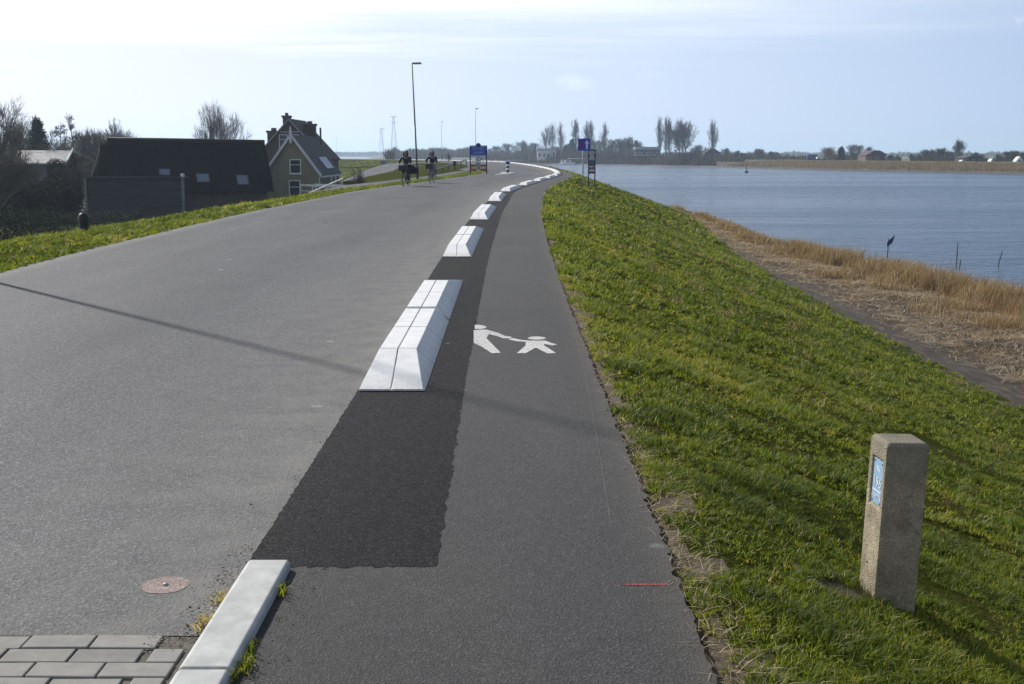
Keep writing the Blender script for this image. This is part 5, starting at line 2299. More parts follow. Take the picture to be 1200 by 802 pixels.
    # two pale parked vehicles glimpsed below the outbuilding
    for px_, lab, w_ in ((47, 'white car glimpsed through the orchard twigs, nearer the left edge', 3.4), (62, 'white van glimpsed through the orchard twigs, beside the fruit tree trunk', 4.2)):
        Yc = 112.0
        t = thing('parked_car', lab, 'car', (px_at(px_, Yc), Yc, GROUND))
        b = MB()
        b.prism([(-w_ / 2, -.8, .3), (w_ / 2, -.8, .3), (w_ / 2, -.8, .75), (w_ * .3, -.8, .85), (w_ * .18, -.8, 1.35), (-w_ * .3, -.8, 1.4), (-w_ * .45, -.8, .9), (-w_ / 2, -.8, .85)], (0, 1.6, 0))
        b.build('body', M_WHITE, t, bevel=.08)
        b = MB()
        b.prism([(w_ * .27, -.81, .88), (w_ * .16, -.81, 1.28), (-w_ * .28, -.81, 1.32), (-w_ * .4, -.81, .92)], (0, 1.62, 0))
        b.build('window', glass('car_glass'), t)
        for sx in (-.3, .3):
            b = MB()
            b.tube([(sx * w_, -.82, .32), (sx * w_, .82, .32)], .32, 14)
            b.build('wheel', M_BLACK, t)
    # far bank: named trees
    def far(px_, top, r, meshes, label, ws=1.0, name='bare_tree', H=10.0, group=None):
        x, y, z = bank_at(px_, r)
        h = z_at(top, y) - z
        s = h / H
        return tree_thing(name, label, meshes, (x, y, z - .1), (s * ws, s * ws, s), rnd.uniform(0, 6.28), group)
    gp = 'poplars on the far bank'
    P_ = 'poplar'
    far(639, 147, 45, MP[2], 'outermost poplar of the row behind the blue arrow sign, nearest the white house', 1.30, P_, group=gp)
    far(646, 144, 52, MP[2], 'pale broad poplar directly behind the white villa', 1.24, P_, group=gp)
    far(656, 143, 46, MP[0], 'poplar standing just right of the white villa roof', 1.18, P_, group=gp)
    far(674, 140, 60, MP[1], 'dark slim poplar directly left of the blue arrow sign', 1.62, P_, group=gp)
    far(686, 142, 50, MP[0], 'poplar whose foot is hidden by the blue arrow sign', 1.30, P_, group=gp)
    far(693, 142, 62, MP[1], 'slim poplar just right of the blue arrow sign', 1.51, P_, group=gp)
    far(708, 143, 48, MP[0], 'single poplar standing clear to the right of the blue arrow sign', 1.30, P_, group=gp)
    far(769, 136, 46, MP[0], 'first poplar of the tall trio beside the flat roofed house', 1.08, P_, group=gp)
    far(776, 137, 50, MP[1], 'thin middle poplar of the tall trio beside the flat roofed house', 1.18, P_, group=gp)
    far(782, 139, 47, MP[1], 'third poplar of the tall trio, next to the huge bare tree', 1.30, P_, group=gp)
    far(830, 140, 46, MP[0], 'twin crowned poplar above the small barn with arched roof', 1.46, P_, group=gp)
    far(802, 137, 42, MF[0], 'huge broad bare tree between the poplar trio and the twin crowned poplar', .95)
    far(795, 150, 44, MF[1], 'pale round bare tree beside the poplar trio', .8)
    far(968, 171, 50, MF[2], 'pale yellowish round willow on the far bank right of the river', 1.25, 'willow_tree')
    far(998, 168, 60, MF[1], 'broad bare tree left of the red roofed farm on the far bank', 1.3)
    far(1011, 170, 66, MF[0], 'smaller bare tree directly behind the red roofed farm', 1.0)
    far(1121, 161, 50, MF[0], 'tall oval bare tree standing alone on the right far bank', .75)
    far(1101, 171, 56, MF[0], 'dark bare tree left of the tall oval tree on the right far bank', .9)
    far(1195, 172, 48, MF[0], 'dark bare tree cut by the right edge behind the white tent', 1.2)
    far(1176, 176, 52, MF[1], 'low bare tree just left of the white tent at the right edge', 1.2)
    far(610, 163, 70, MF[0], 'grey bare tree rising behind the beacon on the traffic island', 1.1)
    far(598, 167, 60, MF[1], 'broad grey bare tree between the town sign and the white villa', 1.2)
    far(733, 158, 44, MF[0], 'bare tree left of the flat roofed house across the river', 1.1)
    far(724, 161, 48, MF[1], 'dark bushy bare tree between the blue arrow sign and the flat roofed house', 1.3)
    far(748, 163, 66, MF[0], 'thin bare tree behind the flat roofed house', .8)
    for px_, top in ((887, 173), (900, 176), (862, 175), (846, 172), (1062, 179)):
        far(px_, top, 55, MF[px_ % 2], {887: 'bare tree standing right of the river bend, before the long reed bank', 900: 'low bare tree, second on the reed bank right of the bend',
            862: 'low bare tree just right of the small arched barn', 846: 'hazy bare tree directly behind the small arched barn', 1062: 'low bare tree right of the red roofed farm'}[px_], 1.2)
    for k, (px_, top) in enumerate(((574, 173), (584, 170), (618, 168), (628, 166), (650, 170), (663, 167), (680, 168), (700, 163), (716, 167), (728, 165), (738, 168), (757, 171))):
        far(px_, top, 50 + 9 * (k % 3), MF[k % 2], 'grey bare tree standing in the riverside wood across the water', 1.1 + .15 * (k % 3), group='bare trees of the riverside wood')
    for k, (px_, top) in enumerate(((1070, 179), (1080, 174), (1090, 172), (1109, 176), (1135, 177), (1143, 180), (1165, 179), (1184, 175), (815, 168), (850, 178), (870, 178), (908, 177), (925, 181))):
        far(px_, top, 52 + 9 * (k % 3), MF[k % 2], 'low grey bare tree in the tree line on the far dike', 1.2 + .15 * (k % 3), group='bare trees of the far dike')
    # conifers across the river
    for px_, top, r, lab, k in ((981.5, 175, 50, 'dark pointed conifer beside the pale willow on the far bank', .55), (671, 165, 44, 'tall dark conifer left of the blue arrow sign', .9), (688, 164, 50, 'broad dark conifer behind the blue arrow sign', .9), (662, 172, 42, 'lower dark conifer beside the white villa', 1.0)):
        x, y, z = bank_at(px_, r)
        h = z_at(top, y) - z
        t = thing('conifer', lab, 'tree', (x, y, z - .2))
        b = MB()
        b.tube([(0, 0, 0), (0, 0, h * .95)], [.25, .04], 6)
        b.build('trunk', M_BARK, t)
        cs = []
        for q in range(200):
            f = g.uniform(.06, 1)
            a = g.uniform(0, 6.28)
            rr = h * .36 * k * (1 - f) ** .75 * g.uniform(.2, 1)
            cs.append((rr * math.cos(a), rr * math.sin(a), h * f))
        V, T_, ti = leaf_tris(np.array(cs), .35, 5000, .8, g)
        tri_object('crown', V, T_, M_LEAF_DARK, ti, t)
    # shrubs at the far waterline
    for px_, top, r, ws, lab in ((806, 176, 9, 2.2, 'large brown willow bush at the waterline below the huge bare tree'), (793, 181, 10, 1.6, 'brown willow bush left of the large one at the waterline'),
                                 (818, 181, 11, 1.6, 'brown willow bush right of the large one at the waterline'), (697, 178, 12, 1.5, 'dark bush at the water right of the narrow zone sign'),
                                 (716, 178, 12, 1.6, 'dark waterside bush left of the flat roofed house'), (1045, 182, 44, 1.6, 'yellowish rounded bush right of the red roofed farm')):
        far(px_, top, r, MSF[px_ % 2], lab, ws, 'willow_bush', 4.0)


make_trees()


# ------------------------------------------------------------------ far buildings, pylons and small things
def far_things():
    M_GLASS = glass('far_glass')
    white = plain('white_render', (0.62, 0.63, 0.64), (0.5, 0.51, 0.52), 2, .7)
    brickr = plain('red_brown_brick', (0.12, 0.07, 0.062), (0.09, 0.056, 0.05), 2, .9)
    roofr = plain('red_brown_tiles', (0.075, 0.045, 0.04), (0.06, 0.038, 0.036), 2, .85)
    dark = plain('dark_cladding', (0.035, 0.038, 0.042), (0.05, 0.05, 0.055), 2, .8)
    pale = plain('pale_grey_roof', (0.30, 0.33, 0.36), (0.24, 0.27, 0.30), 2, .6)

    def house(px0, px1, ptop, peave, r, name, label, wall, roof, flat=False, depth=8, nwin=3):
        x, y, z = bank_at((px0 + px1) / 2, r)
        w = (px1 - px0) / F_PX * y
        zt, ze = z_at(ptop, y) - z, z_at(peave, y) - z
        t = thing(name, label, 'house', (x, y, z), 0)
        b = MB()
        b.box((0, depth / 2, ze / 2 - .2), (w, depth, ze + .4))
        b.build('wall', wall, t)
        b = MB()
        if flat:
            b.box((0, depth / 2, (ze + zt) / 2), (w + .8, depth + .8, zt - ze))
        else:
            b.prism([(-w / 2 - .3, -.4, ze), (w / 2 + .3, -.4, ze), (w * .12, -.4, zt), (-w * .12, -.4, zt)], (0, depth + .8, 0))
        b.build('roof', roof, t)
        for k in range(nwin):
            b = MB()
            cx = (k + .5) / nwin * w - w / 2
            b.box((cx, -.02, ze * .55), (w / nwin * .5, .08, ze * .4))
            wn = b.build('window', M_WHITE_OLD, t)
            b = MB()
            b.box((cx, -.07, ze * .55), (w / nwin * .42, .04, ze * .33))
            b.build('pane', M_GLASS, wn)
        return t
    house(631, 647, 174.5, 176.5, 20, 'white_villa', 'white flat roofed villa among the poplars across the water', white, pale, True, 8, 3)
    house(647.5, 653, 174.0, 175.5, 24, 'white_annex', 'small white block beside the white villa across the water', white, pale, True, 6, 1)
    t = house(742, 770, 172.5, 175.5, 30, 'flat_roofed_house', 'dark flat roofed house left of the poplar trio across the river', dark, pale, True, 10, 3)
    b = MB()
    b.box((-5.6, 3, 5.5 + .8), (1.4, 1.4, 5.5))
    b.build('chimney', dark, t)
    b = MB()
    b.box((-2, -3.2, 2.2), (11, 5, .5))
    b.build('terrace_roof', pale, t)
    house(825, 843, 174.5, 179.5, 38, 'arched_barn', 'small dark barn with arched roof under the twin crowned poplar', brickr, dark, False, 8, 2)
    house(1009, 1034, 176.5, 182.5, 46, 'red_farmhouse', 'red brown farmhouse with tiled roof on the far dike', brickr, roofr, False, 10, 3)
    house(1033, 1041, 181.5, 184.5, 48, 'dark_barn', 'low dark barn attached right of the red brown farmhouse', dark, dark, False, 8, 1)
    house(1124, 1146, 182.5, 185.5, 46, 'long_shed', 'long dark low shed right of the tall oval tree', dark, dark, False, 8, 3)
    # white gabled tents
    for px_, top, w_, lab in ((1189.5, 183.5, 2.0, 'white pointed gable house front at the right edge of the far bank'), (1122, 187.5, .7, 'tiny white pointed marker near the long dark shed'), (1160, 186, .8, 'tiny white pointed marker between the shed and the white gable front')):
        x, y, z = bank_at(px_, 36)
        h = z_at(top, y) - z
        t = thing('white_gable', lab, 'hut', (x, y, z))
        b = MB()
        b.prism([(-w_ / 2, 0, 0), (w_ / 2, 0, 0), (w_ / 2, 0, h * .3), (0, 0, h), (-w_ / 2, 0, h * .3)], (0, 2.5, 0))
        b.build('front', white, t)
        b = MB()
        b.box((0, -.03, h * .22), (w_ * .25, .06, h * .4))
        b.build('door', dark, t)
    # blue van and pale car on the far dike
    for px_, lab, mat, w_, h_ in ((948, 'dark blue van parked on the far dike left of the pale willow', plain('van_blue', (0.03, 0.05, 0.20), None, 3, .4), 4.6, 2.1), (957.5, 'pale car parked beside the blue van on the far dike', M_WHITE_OLD, 3.6, 1.2)):
        x, y, z = bank_at(px_, 38)
        t = thing('parked_van' if h_ > 2 else 'parked_car', lab, 'van' if h_ > 2 else 'car', (x, y, z))
        b = MB()
        b.prism([(-w_ / 2, 0, .4), (w_ / 2, 0, .4), (w_ / 2, 0, h_ * .55), (w_ * .4, 0, h_ * .6), (w_ * .28, 0, h_), (-w_ * .48, 0, h_), (-w_ / 2, 0, h_ * .9)], (0, 2, 0))
        b.build('body', mat, t, bevel=.1)
        b = MB()
        b.box((w_ * .22, -.02, h_ * .75), (w_ * .16, .06, h_ * .3))
        b.build('window', M_GLASS, t)
        for sx in (-.32, .32):
            b = MB()
            b.tube([(sx * w_, -.05, .4), (sx * w_, 2.05, .4)], .4, 12)
            b.build('wheel', M_BLACK, t)
    # moored boats
    for px_, r, w_, lab in ((667, -1.5, 6.5, 'white motor boat moored below the dark conifers'), (660.5, -1.0, 3.5, 'small white boat moored left of the motor boat')):
        x, y, z = bank_at(px_, r)
        z = -3.6
        t = thing('moored_boat', lab, 'boat', (x, y, z))
        b = MB()
        b.prism([(-w_ / 2, 0, .9), (-w_ * .42, 0, -.2), (w_ * .4, 0, -.2), (w_ / 2, 0, 1.1)], (0, 2.8, 0))
        b.build('hull', white, t)
        b = MB()
        b.prism([(-w_ * .3, .3, .9), (w_ * .2, .3, .95), (w_ * .12, .3, 2.3), (-w_ * .28, .3, 2.3)], (0, 2.2, 0))
        c = b.build('cabin', white, t)
        b = MB()
        b.box((-w_ * .07, .28, 1.75), (w_ * .28, .06, .5))
        b.build('window', M_GLASS, c)
    x, y, z = bank_at(674, 7)
    t = thing('boat_shelter', 'long pale open shelter roof above the moored white boats', 'shelter', (x, y, z))
    b = MB()
    b.box((0, 2, 2.1), (8.5, 4, .3))
    b.build('roof', white, t)
    for sx in (-4, -1.4, 1.4, 4):
        b = MB()
        b.box((sx, 0.3, .9), (.2, .2, 2.3))
        b.build('post', dark, t)
    # grey cabinet and pylons beyond the junction
    x, y = px_at(451.5, 215), 215
    t = thing('grey_cabinet', 'grey blue utility cabinet on the dike beyond the first cyclist', 'cabinet', (x, y, gz(x, y)))
    b = MB()
    b.box((0, 0, .95), (.95, .8, 1.9))
    b.build('cabinet_body', plain('grey_blue_paint', (0.16, 0.19, 0.24), (0.13, 0.16, 0.2), 3, .6), t, bevel=.02)
    b = MB()
    b.box((0, 0, 1.95), (1.05, .9, .1))
    b.build('roof', M_GALV, t)
    b = MB()
    b.box((0, -.41, .95), (.8, .02, 1.6))
    b.build('door', plain('grey_blue_door', (0.12, 0.15, 0.2), None, 3, .6), t)
    pm = plain('pylon_steel', (0.42, 0.44, 0.47), None, 3, .6)
    for px_, Y, top, lab in ((463.5, 1500, 137.5, 'taller distant lattice pylon above the first cyclist'), (449, 2000, 151.0, 'smaller faint lattice pylon left of the taller one')):
        H = z_at(top, Y) + 3.2
        t = thing('pylon', lab, 'pylon', (px_at(px_, Y), Y, -3.2))
        b = MB()
        bw, tw_ = H * .085, H * .018
        lev = np.linspace(0, 1, 9)
        cor = [[(sx * (bw + (tw_ - bw) * min(1, f * 1.15)), sy * (bw + (tw_ - bw) * min(1, f * 1.15)), H * f) for sx, sy in ((-1, -1), (1, -1), (1, 1), (-1, 1))] for f in lev]
        for k in range(4):
            b.tube([c[k] for c in cor], .2, 4)
        for i in range(len(lev) - 1):
            for k in range(4):
                b.tube([cor[i][k], cor[i + 1][(k + 1) % 4]], .08, 3, False)
                b.tube([cor[i][(k + 1) % 4], cor[i + 1][k]], .08, 3, False)
        b.build('lattice_mast', pm, t, fix=False)
        for f in (.985, .86):
            b = MB()
            a = H * .085
            b.tube([(-a, 0, H * f), (0, 0, H * (f + .012)), (a, 0, H * f)], .2, 4)
            b.tube([(-a, 0, H * f), (0, 0, H * (f - .03)), (a, 0, H * f)], .18, 4)
            b.build('cross_arm', pm, t, fix=False)
    # guard rail along the cycle path
    pts = [(px_at(512, 112), 112, z_at(198.5, 112)), (px_at(530, 128), 128, z_at(192.5, 128)), (px_at(547, 150), 150, z_at(187.2, 150))]
    t = thing('guard_rail', 'dark low guard rail beside the cycle path behind the second cyclist', 'guard rail', (pts[0][0], pts[0][1], gz(pts[0][0], pts[0][1])))
    L0 = Vector(t.location)
    b = MB()
    for p, q in zip(pts, pts[1:]):
        b.tube([Vector(p) - L0, Vector(q) - L0], .075, 6)
    b.build('rail', M_POLE_DARK, t)
    for i in range(6):
        f = i / 5 * 2
        k = min(int(f), 1)
        p = Vector(pts[k]).lerp(Vector(pts[k + 1]), f - k)
        b = MB()
        gzp = gz(p.x, p.y)
        b.box((p.x - L0.x, p.y - L0.y, (p.z + gzp) / 2 - L0.z), (.1, .1, abs(p.z - gzp) + .1))
        b.build('post', M_POLE_DARK, t)
    x, y = px_at(533.5, 118), 118
    t = thing('litter_bin', 'small dark litter bin on a post beside the guard rail', 'litter bin', (x, y, gz(x, y)))
    b = MB()
    b.tube([(0, 0, 0), (0, 0, .6)], .03, 8)
    b.build('post', M_POLE_DARK, t)
    b = MB()
    b.tube([(0, 0, .5), (0, 0, .95)], [.15, .18], 12)
    b.build('basket', M_BLACK, t)
    x, y = px_at(464, 205), 205
    t = thing('marker_pole', 'short reddish pole beside the side road beyond the first cyclist', 'post', (x, y, gz(x, y)))
    b = MB()
    b.tube([(0, 0, 0), (0, 0, .9)], .07, 8)
    b.build('shaft', M_RED, t)
    b = MB()
    b.tube([(0, 0, .9), (0, 0, 1.05)], .075, 8)
    b.build('cap', M_WHITE, t)
    # withies and the blue rag by the river
    def stake(px_, py_top, py_bot, Yd, lean, label, rag=False, r=.022):
        x, z0 = px_at(px_, Yd), -3.75
        zt = z_at(py_top, Yd)
        t = thing('river_stake', label, 'stake', (x, Yd, z0), 0, None)
        b = MB()
        h = zt - z0
        b.tube([(0, 0, -.4), (lean * .4, 0, h * .5), (lean, 0, h)], [r, r, r * .8], 6)
        if not rag:
            b.tube([(lean * .5, 0, h * .55), (lean * .5 + .05, .0, h * .62)], [r * .7, r * .3], 5)
        b.build('shaft', M_TWIG_DARK, t)
        if rag:
            f = MB()
            P_ = [(-.02, -.0, h - .42), (-.02, .02, h - .18), (.10, -.03, h - .05), (.26, .03, h + .08), (.34, -.02, h + .20), (.30, .03, h - .02), (.22, -.02, h - .22), (.08, .03, h - .36)]
            f.prism([(x_, y_, z_) for x_, y_, z_ in P_], (0, .012, 0))
            f.build('blue_rag', plain('blue_plastic', (0.012, 0.03, 0.12), (0.02, 0.045, 0.16), 8, .5), t)
    stake(1040, 278, 300, 57, .05, 'bent stick holding a dark blue rag above the golden reeds', True)
    stake(1122, 283.5, 315, 54, .0, 'tallest upright stake standing in the water right of the blue rag')
    stake(1125.5, 303, 315, 54, .05, 'short leaning stick close against the tallest stake in the water')
    stake(1170, 293, 312, 55, .20, 'leaning stake in the water, farther right of the tallest stake')
    # gull / small buoys
    x, y = px_at(1090, 400) * 0 + px_at(872, 330), 330
    t = thing('channel_buoy', 'tiny dark buoy out on the river before the far bank', 'buoy', (x, y, -3.6))
    b = MB()
    b.tube([(0, 0, -.5), (0, 0, .5), (0, 0, .6), (0, 0, 1.8)], [.5, .5, .12, .1], 10)
    b.build('float', M_BLACK, t)
    b = MB()
    b.ball((0, 0, 1.95), .28, 8, 6)
    b.build('top_mark', M_RED, t)
    x, y = px_at(740, 110), 110
    t = thing('white_float', 'small white float on the water below the grass slope', 'float', (px_at(740, 128), 128, -3.6))
    b = MB()
    b.ball((0, 0, .1), (.25, .25, .3), 10, 7)
    b.build('float_body', M_WHITE, t, True)
    b = MB()
    b.tube([(0, 0, .35), (0, 0, .6)], .03, 6)
    b.build('stem', M_BLACK, t)


far_things()


# ------------------------------------------------------------------ woods that read as one mass
def far_wood(name, n, fn, wmul, tint0=0.0):
    """fn(n) -> base points, heights, widths"""
    base, h, w = fn(n)
    az = rng.uniform(0, 6.28, n)
    o = blades(name, base, h, w * wmul, rng.uniform(0, .35, n), az, np.clip(rng.uniform(0, .9, n) + tint0, 0, 1), M_TWIG_MASS)
    return tag(o, kind='stuff')


def bank_wood(px0, px1, r0, r1, top_fn, n, name, seed, wmul=1.0, tint0=0.0):
    g = np.random.default_rng(seed)
    cols = np.linspace(px0, px1, max(8, int((px1 - px0) / 4)))
    fr = np.array([bank_at(p, r0) for p in cols])
    bk = np.array([bank_at(p, r1) for p in cols])

    def fn(n):
        px_ = g.uniform(px0, px1, n)
        f = g.uniform(0, 1, n)
        base = np.zeros((n, 3))
        for k in range(3):
            a = np.interp(px_, cols, fr[:, k])
            b = np.interp(px_, cols, bk[:, k])
            base[:, k] = a + (b - a) * f
        top = top_fn(px_)
        zt = 1.6 + (180.5 - top) / F_PX * base[:, 1]
        h = np.maximum(zt - base[:, 2], .8) * (g.beta(1.5, 1.7, n) * 1.05 + .05)
        w = base[:, 1] / F_PX * g.uniform(.35, 1.2, n)
        return base, h, w
    return far_wood(name, n, fn, wmul, tint0)


def woods():
    def bumpy(levels, amp, sc):
        xs, ys = zip(*levels)
        return lambda p: np.interp(p, xs, ys) + amp * lump(p, p * .37, sc)
    bank_wood(560, 745, 20, 75, bumpy([(560, 179), (590, 177), (615, 175), (640, 174), (700, 173), (745, 176)], 4.0, 5), 17000, 'riverside_wood', 1, 1.0)
    bank_wood(745, 870, 24, 70, bumpy([(745, 179), (790, 178), (825, 180), (870, 182)], 3.0, 4), 10000, 'riverside_thicket', 2)
    bank_wood(780, 835, 4, 16, bumpy([(780, 186), (800, 180), (812, 180), (835, 187)], 1.5, 3), 6000, 'waterside_scrub', 3)
    bank_wood(600, 795, 2, 16, bumpy([(600, 188), (650, 186), (700, 184.5), (740, 186), (795, 186)], 1.6, 3), 9000, 'waterside_scrub', 13)
    bank_wood(858, 950, 50, 120, bumpy([(858, 180), (890, 177), (910, 181), (950, 182)], 2.0, 5), 6000, 'low_wood', 4)
    bank_wood(950, 1050, 60, 120, bumpy([(950, 183), (1000, 178), (1050, 184)], 2.5, 4), 5000, 'farm_trees', 5)
    bank_wood(1062, 1215, 55, 120, bumpy([(1062, 184), (1085, 180), (1110, 181), (1140, 181), (1150, 185), (1175, 181), (1215, 178)], 3.0, 4), 8000, 'dike_side_wood', 6)

    # faint woods near the horizon
    def horizon(px0, px1, Y, base, top, n, name, seed, amp=1.5, wm=1.2):
        g = np.random.default_rng(seed)

        def fn(n):
            px_ = g.uniform(px0, px1, n)
            y = Y * g.uniform(.92, 1.12, n)
            b = np.stack([(px_ - 600) / F_PX * y, y, np.full(n, base)], -1)
            tp = top + amp * lump(px_, px_ * .3 + seed, 9) + amp * .6 * lump(px_, px_, 3)
            zt = 1.6 + (180.5 - tp) / F_PX * y
            return b, np.maximum(zt - base, 1) * (g.beta(1.6, 1.5, n) * 1.05 + .05), y / F_PX * g.uniform(.6, 1.8, n)
        far_wood(name, n, fn, wm)
    horizon(380, 470, 2300, -2.5, 177.8, 7000, 'horizon_wood', 7, .8)
    horizon(462, 566, 860, -1.8, 174.0, 12000, 'horizon_wood', 8, 3.0)
    horizon(455, 463, 420, -3.2, 175.0, 900, 'dike_scrub', 12, 1.0)
    horizon(500, 760, 1500, -2.0, 176.5, 9000, 'horizon_wood', 9, 2.0)
    horizon(740, 1240, 1700, -2.0, 178.0, 16000, 'horizon_wood', 10, 1.6)
    horizon(-60, 250, 240, -3.2, 166.0, 9000, 'farm_background_wood', 11, 5.0, .5)


woods()


# ------------------------------------------------------------------ grass, reeds and litter
def scatter(s0, s1, d0, d1, n, g, power=1.0):
    s = s0 + (s1 - s0) * g.uniform(0, 1, n) ** power
    u = g.uniform(0, 1, n)
    a, b = d0(s), d1(s)
    return s, a + (b - a) * u


def grass_patch(name, s0, s1, d0, d1, tufts, per, h, w, g, power=1.2, bare=None, patch=1.2, spread=None):
    s, d = scatter(s0, s1, d0, d1, tufts, g, power)
    P = ground_point(s, d)
    f = lump(P[:, 0], P[:, 1], patch)
    f2 = lump(P[:, 0] + 31, P[:, 1] - 7, patch * .28)
    f3 = lump(P[:, 0] * 1.3 + 5, P[:, 1] + 17, patch * .55)
    keep = g.uniform(-.95, .6, tufts) < f * .55 + f2 * .55 + f3 * .6
    s, d, P, f, f2 = s[keep], d[keep], P[keep], f[keep], f2[keep]
    if bare is not None:
        k = bare(s, d, P, g)
        s, d, P, f, f2 = s[k], d[k], P[k], f[k], f2[k]
    k = len(P)
    th = h * np.clip(1 + .45 * f + .60 * f2 + g.normal(0, .25, k), .30, 2.3)
    tt = np.clip(.45 - .30 * f2 + .20 * lump(P[:, 0] - 9, P[:, 1] + 4, patch * 2.3) + g.normal(0, .10, k), .02, .88)
    base = np.repeat(P, per, 0)
    n = len(base)
    az = g.uniform(0, 2 * np.pi, n)
    rr = np.abs(g.normal(0, 1, n)) * (spread or h * .32)
    base[:, 0] += np.cos(az) * rr
    base[:, 1] += np.sin(az) * rr
    base[:, 2] -= .012
    hh = np.repeat(th, per) * g.uniform(.45, 1.15, n)
    lean = np.clip(np.abs(g.normal(.75, .5, n)), .03, 2.2)
    tint = np.clip(np.repeat(tt, per) + g.normal(0, .10, n), 0, .93)
    dry = g.uniform(0, 1, n) < .035
    tint[dry] = g.uniform(.9, 1.0, dry.sum())
    o = blades(name, base, hh, w * g.uniform(.6, 1.4, n), lean, az + g.normal(0, 1.1, n), tint, M_GRASS_B)
    return tag(o, kind='stuff')


def vegetation():
    g = np.random.default_rng(21)

    def post_clear(s, d, P, g):
        """bare earth on the path side of the marker post and a ragged strip along the path"""
        q = (P[:, 0] - 1.38) ** 2 / .022 + (P[:, 1] - 4.70) ** 2 / .012
        r = d - d_path(s)
        ragged = .06 + .26 * np.clip(lump(P[:, 0] * 2, P[:, 1], .55) + .35, 0, 1)
        inpost = (np.abs(P[:, 0] - 1.6) < .09) & (np.abs(P[:, 1] - 4.8) < .09)
        return (q > g.uniform(.4, 1.4, len(q))) & (r > ragged * g.uniform(.3, 1.1, len(q))) & ~inpost
    right0 = lambda s: d_path(s) + .03
    grass_patch('grass', 2.4, 7.0, right0, lambda s: d_path(s) + np.interp(s, [2, 7], [2.3, 3.4]), 34000, 10, .036, .0048, g, 1.0, post_clear, 1.0)
    grass_patch('grass', 7.0, 14.0, right0, lambda s: d_path(s) + np.interp(s, [7, 14], [3.6, 6.6]), 26000, 9, .048, .0080, g, 1.1, post_clear, 1.1)
    grass_patch('grass', 14.0, 28.0, right0, lambda s: d_path(s) + np.interp(s, [14, 20, 28], [6.8, 8.7, 8.8]), 20000, 8, .066, .015, g, 1.15, None, 1.4)
    grass_patch('grass', 28.0, 60.0, right0, lambda s: d_path(s) + 8.8, 14000, 7, .095, .030, g, 1.15, None, 1.8)
    grass_patch('grass', 60.0, 180.0, right0, lambda s: d_path(s) + 8.8, 9000, 6, .13, .07, g, 1.4, None, 2.6)
    # verge left of the road
    grass_patch('verge_grass', 13.0, 34.0, lambda s: d_left(s) - verge(s) - 2.0, lambda s: d_left(s) - .03, 9000, 9, .085, .016, g, 1.15, None, 1.0)
    grass_patch('verge_grass', 34.0, 112.0, lambda s: d_left(s) - 3.4, lambda s: d_left(s) - .03, 9000, 7, .11, .035, g, 1.3, lambda s, d, P, g: (d > d_left(s) - 2.6) | (s < 60), 1.3)
    grass_patch('bank_grass', 60.0, 320.0, lambda s: d_left(s) - 26, lambda s: d_left(s) - 8, 7000, 6, .18, .11, g, 1.1,
                lambda s, d, P, g: ((P[:, 0] < -21.8) | (s > 262)) & (d < d_left(s) - 7), 3.0)
    # weeds by the kerb and dead stalks at the path edge
    n = 26
    pts = []
    for (x, y), m in (((-.835, 3.50), 60), ((-.845, 3.62), 26), ((-.845, 4.15), 22), ((-1.06, 4.05), 26), ((-1.06, 3.86), 34), ((-.86, 3.43), 40)):
        pts.append(np.c_[g.normal(x, .012, m), g.normal(y, .04, m), np.zeros(m)])
    P = np.concatenate(pts)
    n = len(P)
    dry = P[:, 0] < -1.0
    tint = np.where(dry, g.uniform(.84, .97, n), g.uniform(.35, .8, n))
    tag(blades('kerb_weeds', P, g.uniform(.02, .06, n), np.full(n, .005), g.uniform(.3, 1.2, n), g.uniform(0, 6.28, n), tint, M_GRASS_B), kind='stuff')
    # dry stalks lying along the edge of the path
    n = 3200
    s = 2.6 + 16 * g.uniform(0, 1, n) ** 1.3
    d = d_path(s) + np.abs(g.normal(.04, .13, n))
    P = ground_point(s, d, .004)
    tag(blades('dead_stalks', P, g.uniform(.006, .03, n), np.full(n, .004), g.uniform(2.0, 6.0, n), g.uniform(0, 6.28, n), g.uniform(.80, 1.0, n), M_REED, droop=.1), kind='stuff')
    # crumbs of asphalt and grit
    n = 900
    x = np.concatenate([g.normal(-1.09, .04, 330), g.normal(-1.02, .025, 200), g.normal(-.80, .05, 120), g.normal(-1.12, .10, 250)])
    y = np.concatenate([g.uniform(3.78, 4.7, 330), g.uniform(4.6, 12, 200), g.uniform(3.3, 4.5, 120), g.uniform(5, 13, 250)])
    sz = g.uniform(.0012, .0048, n)
    V, T = [], []
    for i in range(n):
        b = i * 4
        p = np.array((x[i], y[i], .006))
        q = g.normal(0, 1, (4, 3)) * sz[i]
        q[:, 2] = np.abs(q[:, 2]) * .8
        V.append(p + q)
        T += [(b, b + 1, b + 2), (b, b + 1, b + 3), (b, b + 2, b + 3), (b + 1, b + 2, b + 3)]
    m_ = 240
    xs = g.uniform(-1.22, -1.05, m_)
    ys = 3.765 - np.abs(g.normal(0, .06, m_)) - np.clip(-1.10 - xs, 0, 1) * .1
    zs = g.uniform(.0012, .0042, m_)
    V2, T2 = [], []
    for i in range(m_):
        b = i * 4
        q = g.normal(0, 1, (4, 3)) * zs[i]
        q[:, 2] = np.abs(q[:, 2]) * .8
        V2.append(np.array((xs[i], ys[i], .001 + .006 * g.random())) + q)
        T2 += [(b, b + 1, b + 2), (b, b + 1, b + 3), (b, b + 2, b + 3), (b + 1, b + 2, b + 3)]
    tag(tri_object('sandy_grit', np.concatenate(V2), np.array(T2), plain('sandy_grit_stone', (0.42, 0.38, 0.31), (0.22, 0.19, 0.15), 50, .95)), kind='stuff')
    gm = plain('dark_grit', (0.035, 0.03, 0.025), (0.13, 0.11, 0.085), 60, .9)
    tag(tri_object('gravel', np.concatenate(V), np.array(T), gm), kind='stuff')
